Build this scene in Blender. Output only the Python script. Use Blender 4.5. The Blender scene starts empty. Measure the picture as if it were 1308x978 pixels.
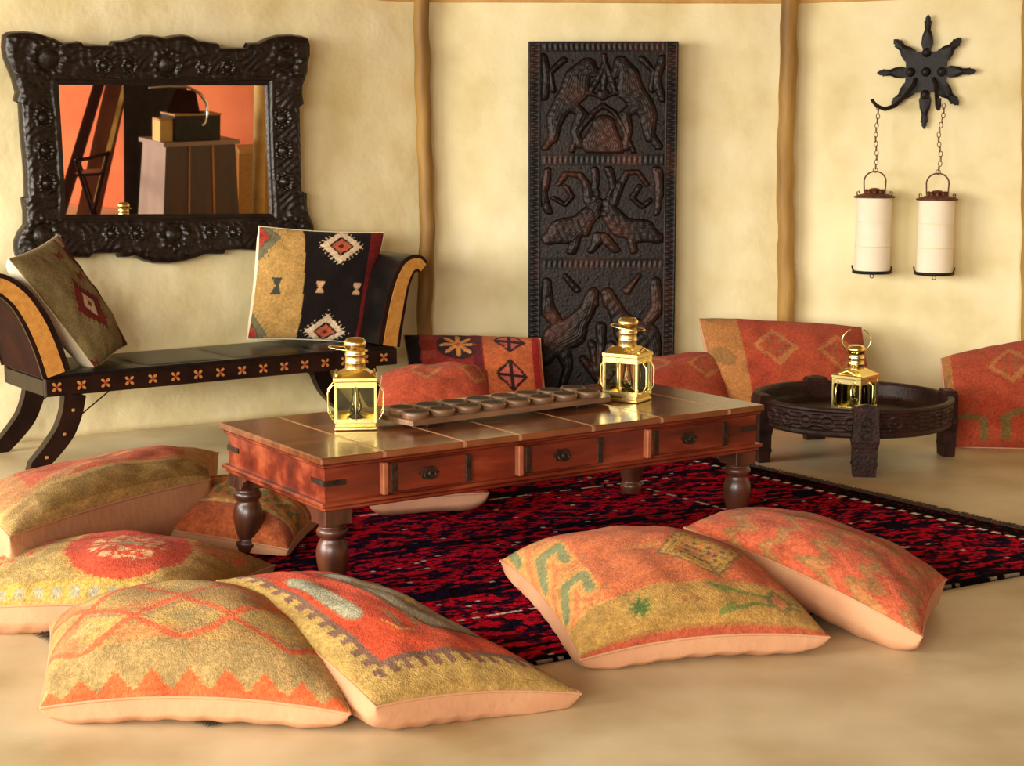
import bpy, math, random
import numpy as np
from mathutils import Vector, Matrix
random.seed(7); rng = np.random.default_rng(7)
SC = bpy.context.scene; COL = SC.collection; D = bpy.data
PI = math.pi
# ------------------------------------------------------------------ camera
F, PITCH, CH = 2000.0, 0.149, 1.27
cd = D.cameras.new('camera'); cam = D.objects.new('camera', cd); COL.objects.link(cam)
cd.sensor_width = 36; cd.lens = F / 1308 * 36; cd.clip_start = .05
cam.location = (0, 0, CH); cam.rotation_euler = (PI/2 - PITCH, 0, 0)
SC.camera = cam
# ------------------------------------------------------------------ light
W = D.worlds.new('daylight'); SC.world = W; W.use_nodes = True
bg = W.node_tree.nodes['Background']; bg.inputs[0].default_value = (1.0, .95, .87, 1); bg.inputs[1].default_value = .95
def area(name, loc, target, sx, sy, e, col):
    l = D.lights.new(name, 'AREA'); l.shape = 'RECTANGLE'; l.size = sx; l.size_y = sy; l.energy = e; l.color = col
    o = D.objects.new(name, l); COL.objects.link(o); o.location = loc
    o.rotation_euler = (Vector(target) - Vector(loc)).to_track_quat('-Z', 'Y').to_euler()
    return o
area('daylight_left_opening', (-6.2, 1.8, 1.9), (0, 5.2, .8), 5.0, 2.4, 800, (1, .96, .88))
area('daylight_front_opening', (-3.2, -5.3, 2.3), (0, 6.0, 1.1), 6.0, 2.6, 1000, (1, .94, .82))
vs = SC.view_settings; vs.view_transform = 'Standard'; vs.look = 'None'; vs.gamma = 1; vs.exposure = 0.0; vs.use_curve_mapping = False
# ------------------------------------------------------------------ projection helpers (photo pixel -> point on a real plane)
O0 = np.array([0, 0, CH]); CP, SP = math.cos(PITCH), math.sin(PITCH)
def ray(px, py):
    x = (px-654)/F; y = (489-py)/F
    return np.array([x, CP + y*SP, -SP + y*CP])
def onplane(px, py, p0, n):
    d = ray(px, py); t = np.dot(np.asarray(p0)-O0, n)/np.dot(d, n); return O0 + d*t
def Z(px, py, z=0.0): return onplane(px, py, (0, 0, z), np.array([0, 0, 1.]))
def Y(px, py, y): return onplane(px, py, (0, y, 0), np.array([0, 1., 0]))
def lin(c):
    c = np.asarray(c, float)/255.0
    return np.where(c <= .04045, c/12.92, ((c+.055)/1.055)**2.4)
# ------------------------------------------------------------------ object helpers
def link(o, parent=None):
    COL.objects.link(o)
    if parent is not None: o.parent = parent
    return o
def tag(o, label=None, cat=None, group=None, kind=None):
    if label: o['label'] = label
    if cat: o['category'] = cat
    if group: o['group'] = group
    if kind: o['kind'] = kind
    return o
def empty(name, loc=(0, 0, 0), rz=0, label=None, cat=None, group=None, rot=None):
    o = D.objects.new(name, None); COL.objects.link(o); o.location = loc
    o.rotation_euler = rot if rot else (0, 0, rz); o.empty_display_size = .05
    return tag(o, label, cat, group)
def copy_tree(o, parent=None):
    c = o.copy(); COL.objects.link(c); c.parent = parent
    for ch in list(o.children): copy_tree(ch, c)
    return c
class MB:
    def __init__(s): s.v = []; s.f = []; s.sm = []
    def add(s, vs, fs, smooth=False):
        k = len(s.v); s.v += [tuple(map(float, p)) for p in vs]
        s.f += [tuple(i+k for i in f) for f in fs]; s.sm += [smooth]*len(fs); return s
    def box(s, a, b, bev=0.0):
        x0, y0, z0 = a; x1, y1, z1 = b
        if bev <= 0:
            v = [(x, y, z) for x in (x0, x1) for y in (y0, y1) for z in (z0, z1)]
            return s.add(v, [(0, 1, 3, 2), (4, 6, 7, 5), (0, 4, 5, 1), (2, 3, 7, 6), (0, 2, 6, 4), (1, 5, 7, 3)])
        c = bev; v = []; f = []
        import itertools
        idx = {}
        for sx in (0, 1):
            for sy in (0, 1):
                for sz in (0, 1):
                    X = (x0, x1)[sx]; YY = (y0, y1)[sy]; ZZ = (z0, z1)[sz]
                    dx = c if sx == 0 else -c; dy = c if sy == 0 else -c; dz = c if sz == 0 else -c
                    for ax, p in enumerate([(X, YY+dy, ZZ+dz), (X+dx, YY, ZZ+dz), (X+dx, YY+dy, ZZ)]):
                        idx[(sx, sy, sz, ax)] = len(v); v.append(p)
        def order(q):
            ctr = [sum(v[i][k] for i in q)/len(q) for k in range(3)]
            cc = ((x0+x1)/2, (y0+y1)/2, (z0+z1)/2)
            n = Vector(ctr)-Vector(cc)
            e1 = (Vector(v[q[1]])-Vector(v[q[0]])).cross(Vector(v[q[2]])-Vector(v[q[1]]))
            return q if e1.dot(n) > 0 else q[::-1]
        for side in (0, 1):
            f.append(order([idx[(side, 0, 0, 0)], idx[(side, 1, 0, 0)], idx[(side, 1, 1, 0)], idx[(side, 0, 1, 0)]]))
            f.append(order([idx[(0, side, 0, 1)], idx[(1, side, 0, 1)], idx[(1, side, 1, 1)], idx[(0, side, 1, 1)]]))
            f.append(order([idx[(0, 0, side, 2)], idx[(1, 0, side, 2)], idx[(1, 1, side, 2)], idx[(0, 1, side, 2)]]))
        for a in (0, 1):
            for b_ in (0, 1):
                f.append(order([idx[(a, b_, 0, 0)], idx[(a, b_, 1, 0)], idx[(a, b_, 1, 1)], idx[(a, b_, 0, 1)]]))
                f.append(order([idx[(a, 0, b_, 0)], idx[(a, 1, b_, 0)], idx[(a, 1, b_, 2)], idx[(a, 0, b_, 2)]]))
                f.append(order([idx[(0, a, b_, 1)], idx[(1, a, b_, 1)], idx[(1, a, b_, 2)], idx[(0, a, b_, 2)]]))
        for a in (0, 1):
            for b_ in (0, 1):
                for c_ in (0, 1): f.append(order([idx[(a, b_, c_, 0)], idx[(a, b_, c_, 1)], idx[(a, b_, c_, 2)]]))
        return s.add(v, f)
    def lathe(s, prof, c=(0, 0, 0), n=24, smooth=True, ang0=0):
        v = []; f = []; m = len(prof)
        for i in range(n):
            a = ang0 + 2*PI*i/n
            for r, z in prof: v.append((c[0]+r*math.cos(a), c[1]+r*math.sin(a), c[2]+z))
        for i in range(n):
            j = (i+1) % n
            for k in range(m-1): f.append((i*m+k, j*m+k, j*m+k+1, i*m+k+1))
        s.add(v, f, smooth)
        if prof[0][0] > 1e-5: s.add([v[i*m] for i in range(n)], [tuple(range(n))[::-1]])
        if prof[-1][0] > 1e-5: s.add([v[i*m+m-1] for i in range(n)], [tuple(range(n))])
        return s
    def tube(s, pts, r, n=8, smooth=True, closed=False, cap=True):
        P = [np.array(p, float) for p in pts]; m = len(P); v = []; f = []
        rr = r if hasattr(r, '__len__') else [r]*m
        prev = None
        for i in range(m):
            a = P[(i-1) % m] if (closed or i > 0) else P[i]; b = P[(i+1) % m] if (closed or i < m-1) else P[i]
            t = b-a; t /= (np.linalg.norm(t)+1e-12)
            if prev is None:
                u = np.cross(t, [0, 0, 1.]);
                if np.linalg.norm(u) < .1: u = np.cross(t, [0, 1., 0])
            else: u = prev - t*np.dot(prev, t)
            u /= np.linalg.norm(u); prev = u; w = np.cross(t, u)
            for k in range(n):
                q = 2*PI*k/n; v.append(P[i] + rr[i]*(math.cos(q)*u + math.sin(q)*w))
        for i in range(m if closed else m-1):
            j = (i+1) % m
            for k in range(n):
                l = (k+1) % n; f.append((i*n+k, i*n+l, j*n+l, j*n+k))
        s.add(v, f, smooth)
        if cap and not closed:
            s.add(v[:n], [tuple(range(n))[::-1]]); s.add(v[-n:], [tuple(range(n))])
        return s
    def prism(s, poly, ax, a, b):
        """extrude 2-D polygon along axis ax from a to b"""
        n = len(poly)
        def P(p, h):
            q = list(p); q.insert(ax, h); return q
        v = [P(p, a) for p in poly] + [P(p, b) for p in poly]
        f = [(i, (i+1) % n, (i+1) % n+n, i+n) for i in range(n)] + [tuple(range(n))[::-1], tuple(range(n, 2*n))]
        return s.add(v, f)
    def torus(s, c, R, r, rot=None, n=24, m=8, sx=1, sy=1):
        M = rot if rot is not None else Matrix.Identity(3)
        pts = [Vector(c) + M @ Vector((R*sx*math.cos(2*PI*i/n), R*sy*math.sin(2*PI*i/n), 0)) for i in range(n)]
        return s.tube(pts, r, m, closed=True)
    def build(s, name, m, parent=None, loc=None, fix=True):
        me = D.meshes.new(name); me.from_pydata(s.v, [], s.f); me.materials.append(m)
        me.polygons.foreach_set('use_smooth', s.sm)
        if fix:
            import bmesh
            bm = bmesh.new(); bm.from_mesh(me); bmesh.ops.recalc_face_normals(bm, faces=bm.faces); bm.to_mesh(me); bm.free()
        me.update(); o = link(D.objects.new(name, me), parent)
        if loc is not None: o.location = loc
        return o
def grid(name, P, m, parent=None, col=None, closeu=False, closev=False, flip=False, extra=None):
    """P: (n,m,3) array -> mesh with optional colour attribute"""
    n, k = P.shape[:2]; I = np.arange(n*k).reshape(n, k)
    A = I[:-1, :-1]; B = I[1:, :-1]; C = I[1:, 1:]; E = I[:-1, 1:]
    q = [np.stack([A, B, C, E], -1).reshape(-1, 4)]
    if closeu: q.append(np.stack([I[-1, :-1], I[0, :-1], I[0, 1:], I[-1, 1:]], -1).reshape(-1, 4))
    if closev: q.append(np.stack([I[:-1, -1], I[1:, -1], I[1:, 0], I[:-1, 0]], -1).reshape(-1, 4))
    q = np.concatenate(q)
    if flip: q = q[:, ::-1]
    me = D.meshes.new(name); me.vertices.add(n*k); me.vertices.foreach_set('co', P.reshape(-1).astype(np.float32))
    me.loops.add(q.size); me.loops.foreach_set('vertex_index', q.reshape(-1).astype(np.int32))
    me.polygons.add(len(q)); me.polygons.foreach_set('loop_start', np.arange(0, q.size, 4, dtype=np.int32))
    me.update(calc_edges=True); me.polygons.foreach_set('use_smooth', np.ones(len(q), bool))
    if col is not None:
        a = me.color_attributes.new('Col', 'FLOAT_COLOR', 'POINT')
        c = np.ones((n*k, 4), np.float32); c[:, :3] = col.reshape(-1, 3); a.data.foreach_set('color', c.reshape(-1))
    me.materials.append(m); me.update()
    return link(D.objects.new(name, me), parent)
# ------------------------------------------------------------------ materials
def newmat(name):
    m = D.materials.new(name); m.use_nodes = True; nt = m.node_tree; b = nt.nodes['Principled BSDF']; return m, nt, b
def mat(name, c1, c2=None, rough=.6, metal=0, scale=12, stretch=(1, 1, 1), bump=.0, bscale=60, spec=None, detail=6, c3=None, coat=0):
    """two or three srgb colours mixed by noise, noise bump"""
    m, nt, b = newmat(name); N = nt.nodes; L = nt.links
    b.inputs['Roughness'].default_value = rough; b.inputs['Metallic'].default_value = metal
    if spec is not None: b.inputs['Specular IOR Level'].default_value = spec
    if coat: b.inputs['Coat Weight'].default_value = coat; b.inputs['Coat Roughness'].default_value = .15
    tc = N.new('ShaderNodeTexCoord'); mp = N.new('ShaderNodeMapping'); mp.inputs['Scale'].default_value = stretch
    L.new(tc.outputs['Object'], mp.inputs[0])
    if c2 is None: b.inputs['Base Color'].default_value = (*lin(c1), 1)
    else:
        nz = N.new('ShaderNodeTexNoise'); nz.inputs['Scale'].default_value = scale; nz.inputs['Detail'].default_value = detail
        L.new(mp.outputs[0], nz.inputs['Vector'])
        cr = N.new('ShaderNodeValToRGB'); e = cr.color_ramp.elements
        e[0].position = .3; e[0].color = (*lin(c1), 1); e[1].position = .7; e[1].color = (*lin(c2), 1)
        if c3 is not None: x = e.new(.5); x.color = (*lin(c3), 1)
        L.new(nz.outputs[0], cr.inputs[0]); L.new(cr.outputs[0], b.inputs['Base Color'])
    if bump:
        n2 = N.new('ShaderNodeTexNoise'); n2.inputs['Scale'].default_value = bscale; n2.inputs['Detail'].default_value = 5
        L.new(mp.outputs[0], n2.inputs['Vector']); bp = N.new('ShaderNodeBump'); bp.inputs['Strength'].default_value = bump; bp.inputs['Distance'].default_value = .01
        L.new(n2.outputs[0], bp.inputs['Height']); L.new(bp.outputs[0], b.inputs['Normal'])
    return m
def mat_attr(name, rough=.9, bump=.6, bscale=230, var=.25, sheen=.05, spec=.12, vscale=90, metal=0):
    m, nt, b = newmat(name); N = nt.nodes; L = nt.links
    at = N.new('ShaderNodeAttribute'); at.attribute_name = 'Col'
    tc = N.new('ShaderNodeTexCoord'); nz = N.new('ShaderNodeTexNoise'); nz.inputs['Scale'].default_value = vscale; nz.inputs['Detail'].default_value = 6
    L.new(tc.outputs['Object'], nz.inputs['Vector'])
    mr = N.new('ShaderNodeMapRange'); mr.inputs[1].default_value = .3; mr.inputs[2].default_value = .7; mr.inputs[3].default_value = 1-var; mr.inputs[4].default_value = 1+var
    L.new(nz.outputs[0], mr.inputs[0]); mx = N.new('ShaderNodeVectorMath'); mx.operation = 'SCALE'
    L.new(at.outputs['Color'], mx.inputs[0]); L.new(mr.outputs[0], mx.inputs['Scale']); L.new(mx.outputs[0], b.inputs['Base Color'])
    b.inputs['Roughness'].default_value = rough; b.inputs['Specular IOR Level'].default_value = spec; b.inputs['Sheen Weight'].default_value = sheen; b.inputs['Metallic'].default_value = metal
    n2 = N.new('ShaderNodeTexNoise'); n2.inputs['Scale'].default_value = bscale; n2.inputs['Detail'].default_value = 3
    L.new(tc.outputs['Object'], n2.inputs['Vector']); bp = N.new('ShaderNodeBump'); bp.inputs['Strength'].default_value = bump; bp.inputs['Distance'].default_value = .006
    L.new(n2.outputs[0], bp.inputs['Height']); L.new(bp.outputs[0], b.inputs['Normal'])
    return m
def mat_glass(name, tint=(1, 1, 1), rough=.03):
    m, nt, b = newmat(name); N = nt.nodes; L = nt.links
    tr = N.new('ShaderNodeBsdfTransparent'); tr.inputs[0].default_value = (*tint, 1); gl = N.new('ShaderNodeBsdfGlossy'); gl.inputs['Roughness'].default_value = rough
    fr = N.new('ShaderNodeFresnel'); fr.inputs[0].default_value = 1.5; mx = N.new('ShaderNodeMixShader')
    L.new(fr.outputs[0], mx.inputs[0]); L.new(tr.outputs[0], mx.inputs[1]); L.new(gl.outputs[0], mx.inputs[2])
    L.new(mx.outputs[0], N['Material Output'].inputs[0]); return m
M = {}
M['plaster'] = mat('plaster', (220, 203, 148), (243, 232, 190), .85, scale=3.0, bump=.8, bscale=9, detail=9, c3=(237, 222, 174))
M['floor'] = mat('floor_concrete', (182, 158, 114), (222, 203, 164), .4, scale=2.6, detail=9, bump=.05, bscale=14, c3=(205, 185, 145), spec=.4)
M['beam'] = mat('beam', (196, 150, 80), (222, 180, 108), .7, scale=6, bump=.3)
M['pole'] = mat('pole_wood', (118, 84, 34), (188, 148, 72), .6, scale=9, stretch=(1, 1, .15), bump=.3, bscale=25, c3=(158, 118, 52))
M['thatch'] = mat('thatch', (110, 84, 48), (150, 118, 72), .95, scale=20, bump=.8)
M['orange_wall'] = mat('orange_plaster', (226, 110, 62), (238, 126, 76), .8, scale=3, bump=.2)
M['ebony'] = mat('ebony_carved', (18, 12, 10), (38, 25, 18), .45, scale=18, bump=.35, bscale=70, spec=.25)
M['frame_dark'] = mat('mirror_frame_wood', (16, 11, 8), (36, 25, 19), .33, scale=25, bump=.35, bscale=60, spec=.4)
M['mirror'] = mat('mirror_silver', (235, 232, 225), rough=.015, metal=1)
M['red_wood'] = mat('red_table_wood', (66, 22, 12), (162, 78, 46), .32, scale=7, stretch=(.35, 1.5, 1.8), bump=.12, bscale=40, c3=(112, 38, 19), spec=.5, coat=.2)
M['top_wood'] = mat('table_top_wood', (82, 42, 22), (142, 84, 48), .26, scale=6, stretch=(.5, 3, 1), bump=.10, bscale=30, c3=(112, 60, 32), spec=.5, coat=.3)
M['post'] = mat('drawer_post_wood', (172, 100, 66), (140, 74, 44), .35, scale=20)
M['strip'] = mat('plank_joint_strip', (188, 140, 92), (160, 110, 66), .3, scale=20)
M['dark_wood'] = mat('dark_turned_wood', (40, 20, 14), (104, 56, 34), .38, scale=16, stretch=(1, 1, .3), bump=.1, spec=.5, coat=.2)
M['iron'] = mat('old_iron', (34, 24, 18), (70, 50, 36), .45, metal=.5, scale=40, bump=.3, bscale=90)
M['board_wood'] = mat('game_board_wood', (88, 60, 40), (140, 102, 70), .4, scale=14, stretch=(.4, 2, 1), bump=.2)
M['board_dark'] = mat('game_board_hollow', (24, 12, 8), (44, 22, 15), .6, scale=30)
M['brass'] = mat('brass', (255, 234, 160), (252, 226, 144), .24, metal=1, scale=20)
M['glass'] = mat_glass('lantern_glass', (.93, .92, .72))  # yellow tint imitates brass posts reflected in the panes
M['wick'] = mat('burner_steel', (230, 226, 210), rough=.2, metal=1)
M['tray_wood'] = mat('tray_wood', (28, 14, 11), (58, 31, 24), .45, scale=22, bump=.3, bscale=80, spec=.25)
M['leather'] = mat('black_leather', (14, 12, 11), (24, 20, 18), .32, scale=9, bump=.15, bscale=90, spec=.3)
M['bench_wood'] = mat('bench_dark_wood', (22, 12, 9), (42, 22, 16), .34, scale=12, bump=.1, spec=.18)
M['tan_inlay'] = mat('tan_veneer', (196, 140, 62), (170, 112, 44), .5, scale=40, bump=.2, bscale=120)
M['inlay_gold'] = mat('inlay_gold', (190, 128, 62), (166, 100, 46), .5, scale=60)
M['inlay_red'] = mat('inlay_red', (150, 52, 26), rough=.5)
M['bench_outer'] = mat('bench_outer_wood', (48, 20, 13), (32, 14, 10), .75, scale=10, bump=.1, spec=.08)
M['kilim'] = mat_attr('kilim_wool')
M['pile'] = mat_attr('rug_pile', rough=1, bump=.9, bscale=150, var=.35, sheen=0, spec=.02)
M['carving'] = mat_attr('carved_hardwood', rough=.42, bump=.3, bscale=90, var=.3, sheen=0, spec=.22, vscale=30)
M['fringe'] = mat('rug_fringe', (40, 24, 16), (78, 50, 30), .95, scale=60)
M['cream'] = mat('cream_cotton', (230, 214, 178), (242, 228, 196), .9, scale=8, bump=.2, bscale=50)
M['peach'] = mat('peach_cotton', (188, 134, 96), (202, 150, 110), .9, scale=8, bump=.25, bscale=40)
M['pink_cotton'] = mat('pink_cotton', (198, 142, 110), (212, 158, 124), .9, scale=8, bump=.25, bscale=40)
M['rust_iron'] = mat('rusty_iron', (124, 66, 34), (70, 40, 26), .6, metal=.3, scale=40, bump=.3)
M['black_iron'] = mat('black_iron', (14, 11, 10), (34, 24, 20), .5, metal=.1, spec=.3, scale=20, bump=.2)
M['paper'] = mat('white_parchment', (238, 224, 196), (246, 234, 210), .8, scale=10, bump=.15, bscale=30)
M['chest_side'] = mat('grey_brown_wood', (150, 118, 104), (168, 134, 116), .45, scale=8, stretch=(1, 1, .3))
M['chest_front'] = mat('cabinet_brown', (58, 24, 12), (92, 42, 20), .4, scale=8, stretch=(1, 1, .3))
M['ladder'] = mat('ladder_wood', (90, 40, 18), (214, 140, 62), .5, scale=3, stretch=(1, 1, .2))
M['chrome'] = mat('chrome', (240, 240, 235), rough=.08, metal=1)
# ------------------------------------------------------------------ noise in numpy
def snoise(X, Yv, seed, f=6, k=10):
    r = np.random.default_rng(seed); o = 0
    for i in range(k):
        a = r.uniform(0, 2*PI); w = f*r.uniform(.5, 1.6); o = o + np.sin(w*(X*math.cos(a)+Yv*math.sin(a))*2*PI + r.uniform(0, 6.3))
    return o/math.sqrt(k)
def hashn(i, j, seed=0):
    h = np.sin(i*127.1 + j*311.7 + seed*74.7)*43758.5453
    return h-np.floor(h)
# ================================================================== setting
def struct(name, o): o['kind'] = 'structure'; return o
fl = MB().box((-6, -4.5, -.12), (7.5, 9.5, 0)).build('floor', M['floor']); struct('floor', fl)
WP = [(-2.95, 6.21), (-.44, 7.82), (1.376, 7.884), (2.44, 7.46), (3.75, 6.2), (4.55, 4.3), (4.3, .2)]
WN = ['wall_left', 'wall_back', 'wall_right', 'wall_far_right', 'wall_side', 'wall_orange']
for i in range(6):
    a = np.array(WP[i]); b = np.array(WP[i+1]); d = (b-a)/np.linalg.norm(b-a); n = np.array([-d[1], d[0]])
    Lw = np.linalg.norm(b-a); ang = math.atan2(d[1], d[0])
    zt = 2.04
    # gently uneven plaster face, solid behind
    nx, nz = int(Lw/.03)+2, 70
    U, V = np.meshgrid(np.linspace(0, Lw, nx), np.linspace(0, zt, nz), indexing='ij')
    h = .006*snoise(U, V, 20+i, 1.1) + .002*snoise(U, V, 40+i, 4)
    P = np.stack([U, -h, V], -1)
    w = grid(WN[i], P, M['orange_wall'] if i == 5 else M['plaster'], flip=False)
    # close it into a slab: add back box
    me = w.data
    w.location = (a[0], a[1], 0); w.rotation_euler = (0, 0, ang); struct('', w)
    mod = w.modifiers.new('thick', 'SOLIDIFY'); mod.thickness = .18; mod.offset = -1
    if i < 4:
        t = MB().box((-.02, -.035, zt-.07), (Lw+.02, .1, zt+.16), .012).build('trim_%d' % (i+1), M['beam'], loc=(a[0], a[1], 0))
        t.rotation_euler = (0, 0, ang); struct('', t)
# roof: thatched cone
pts = [(4.7*math.cos(a)+.35, 4.7*math.sin(a)+3.9, 2.22) for a in np.linspace(0, 2*PI, 25)[:-1]]
v = pts + [(.35, 3.9, 3.9)] + [(p[0], p[1], p[2]+.25) for p in pts] + [(.35, 3.9, 4.15)]
f = [(i, (i+1) % 24, 24) for i in range(24)] + [(25+i, 49, 25+(i+1) % 24) for i in range(24)] + [(i, i+25, (i+1) % 24+25, (i+1) % 24) for i in range(24)]
c = MB().add(v, f).build('ceiling', M['thatch']); struct('', c)
# poles
def pole(pxs, yd, r, label, ztop=2.2):
    pts = [Y(x, y, yd) for x, y in pxs]; pts = [p for p in pts]
    top = pts[0].copy(); top[2] = ztop; bot = pts[-1].copy(); bot[2] = -.02
    P = [bot]+pts[::-1]+[top]
    # resample
    zz = np.linspace(-.02, ztop, 40); z0 = [p[2] for p in P]; xs = np.interp(zz, z0, [p[0] for p in P])
    xs = np.convolve(np.pad(xs, 2, 'edge'), np.ones(5)/5, 'valid')
    rr = [r*(1+.03*math.sin(i*.7)+.02*math.sin(i*1.9+1)) for i in range(40)]
    Q = [(xs[i]+.003*math.sin(i*1.3), yd+.004*math.cos(i), zz[i]) for i in range(40)]
    o = MB().tube(Q, rr, 14).build('wooden_pole', M['pole']); tag(o, label, 'pole'); return o
pole([(538, 0), (539, 70), (541, 150), (544, 220), (547, 300), (543, 360), (542, 418)], 7.74, .038, 'knotty honey-coloured pole at wall corner right of the bench')
pole([(1008, 0), (1007, 100), (1003, 180), (1003, 260), (1004, 330), (1004, 400)], 7.80, .042, 'thick honey-coloured pole between carved panel and hanging lanterns')
pole([(1317, 0), (1317, 200), (1316, 440)], 7.34, .042, 'honey-coloured pole cut off by right edge of the picture')
# ================================================================== low table
TX, TY, TA, TL, TW, TH = -.528, 4.25, .590, 1.655, .699, .42
tb = empty('coffee_table', (TX, TY, 0), TA, 'long low red-brown coffee table with three drawers and turned legs', 'table')
tb.scale = (1, 1, (.42-.0125)/.42); tb.location.z = .0125
seams = [0, .199, .469, .665, .938, 1.21, 1.495, TL]
for i in range(7):
    a, b = seams[i]+.003, seams[i+1]-.003
    if i == 0: a = 0
    if i == 6: b = TL
    MB().box((a, 0, .398), (b, TW, .42), .004).build('plank', M['top_wood'], tb)
    if i < 6: MB().box((seams[i+1]-.004, .004, .40), (seams[i+1]+.004, TW-.004, .4205)).build('joint_strip', M['strip'], tb)
e = MB().box((.008, .008, .386), (TL-.008, TW-.008, .398), .004); e.build('edge_moulding', M['red_wood'], tb)
MB().box((.02, .02, .285), (TL-.02, TW-.02, .386)).build('box_frame', M['red_wood'], tb)
lm = MB().box((.002, .002, .272), (TL-.002, TW-.002, .285), .004); lm.box((.012, .012, .258), (TL-.012, TW-.012, .272), .004); lm.build('lower_moulding', M['red_wood'], tb)
for (a, b) in ((.195, .49), (.66, .975), (1.153, 1.49)):
    d = MB().box((a+.018, .006, .292), (b-.006, .03, .380), .003).build('drawer', M['red_wood'], tb)
    MB().box((a, -.002, .288), (a+.018, .03, .384), .003).build('drawer_post', M['post'], tb)
    for q in (a+.030, b-.016):
        MB().box((q, .0025, .295), (q+.020, .008, .377), .001).build('iron_strip', M['iron'], d)
    c = (a+b)/2+.006
    k = MB()
    n = 20; poly = [(c+.030*math.cos(t)*(1+.10*math.cos(6*t)), .338+.019*math.sin(t)*(1+.12*math.cos(6*t))) for t in np.linspace(0, 2*PI, 36)[:-1]]
    k.prism(poly, 1, .001, .006); k.torus((c, -.004, .332), .016, .0028, Matrix.Rotation(PI/2-.3, 3, 'X'), sx=1.2, sy=.7)
    k.lathe([(.006, -.004), (.006, .004), (0, .006)], (c, 0, .338), 10); k.build('drawer_pull', M['iron'], d)
def turned(cx, cy):
    b = MB(); s = .044
    b.box((cx-s, cy-s, .212), (cx+s, cy+s, .260), .003)
    prof = [(.036, .212), (.038, .206), (.034, .203), (.040, .200), (.0445, .192), (.045, .184), (.040, .175), (.035, .171), (.034, .165), (.040, .155), (.046, .135), (.047, .115), (.044, .09), (.038, .06), (.033, .045), (.033, .040), (.040, .034), (.042, .024), (.038, .014), (.036, .0)]
    b.lathe(prof, (cx, cy, 0), 28); return b
for cx, cy in ((.062, .062), (TL-.062, .062), (.062, TW-.062), (TL-.062, TW-.062)):
    turned(cx, cy).build('leg', M['dark_wood'], tb)
# brackets next to the corner blocks on the short ends
for cy, sg in ((.106, 1), (TW-.106, -1)):
    poly = [(cy, .258), (cy+sg*.045, .258), (cy+sg*.032, .247), (cy+sg*.014, .240), (cy+sg*.006, .226), (cy, .218)]
    MB().prism([(p[0], p[1]) for p in poly], 0, .022, .040).build('corner_bracket', M['dark_wood'], tb)
# iron straps on the corners
for x0, x1, y0, y1 in ((.018, .085, .016, .021), (TL-.085, TL-.018, .016, .021)):
    MB().box((x0, y0, .332), (x1, y1, .348)).build('iron_strap', M['iron'], tb)
for y0, y1 in ((.018, .10), (TW-.10, TW-.018)):
    MB().box((.016, y0, .332), (.021, y1, .348)).build('iron_strap', M['iron'], tb)
# ================================================================== game board
p0 = Z(528, 547, .43); p1 = Z(780, 515, .43); ga = math.atan2(p1[1]-p0[1], p1[0]-p0[0]); GL = np.hypot(*(p1-p0)[:2])
GW = .20
gb = empty('game_board', (p0[0], p0[1], .4205), ga, 'long carved wooden pit-game board with two rows of hollows on the table', 'board game')
poly = [(-.012, GW*.30), (-.012, GW*.78), (0, GW), (GL, GW), (GL+.035, GW*.75), (GL+.035, GW*.25), (GL, 0), (0, 0)]
MB().prism(poly, 2, .016, .032).build('board', M['board_wood'], gb)
for x in (.07, GL-.12): MB().box((x, .03, 0), (x+.05, GW-.03, .016), .003).build('foot', M['board_dark'], gb)
cup = None; nc = 8
for r_ in range(2):
    for i in range(nc):
        cx = GL*(i+.5)/nc + (.006 if r_ else -.006); cy = GW*(.27 if r_ == 0 else .74)
        if cup is None:
            cup = MB().lathe([(.040, .0), (.043, .010), (.0425, .017), (.039, .021), (.034, .020), (.031, .012), (.024, .004), (0, .001)], (0, 0, 0), 20).build('cup', M['board_wood'], gb)
            hol = MB().lathe([(.0350, .0206), (.0318, .0150), (.026, .0062), (.014, .0032), (0, .003)], (0, 0, 0), 20).build('hollow', M['board_dark'], cup)
            cup.location = (cx, cy, .031)
        else:
            c = cup.copy(); COL.objects.link(c); c.parent = gb; c.location = (cx, cy, .031)
            h = hol.copy(); COL.objects.link(h); h.parent = c
k = MB()
for t in np.linspace(.06, GL-.06, 9): k.box((t-.004, GW*.485, .032), (t+.004, GW*.515, .040), .001)
k.build('divider_ridge', M['board_wood'], gb)['kind'] = 'stuff'
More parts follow.
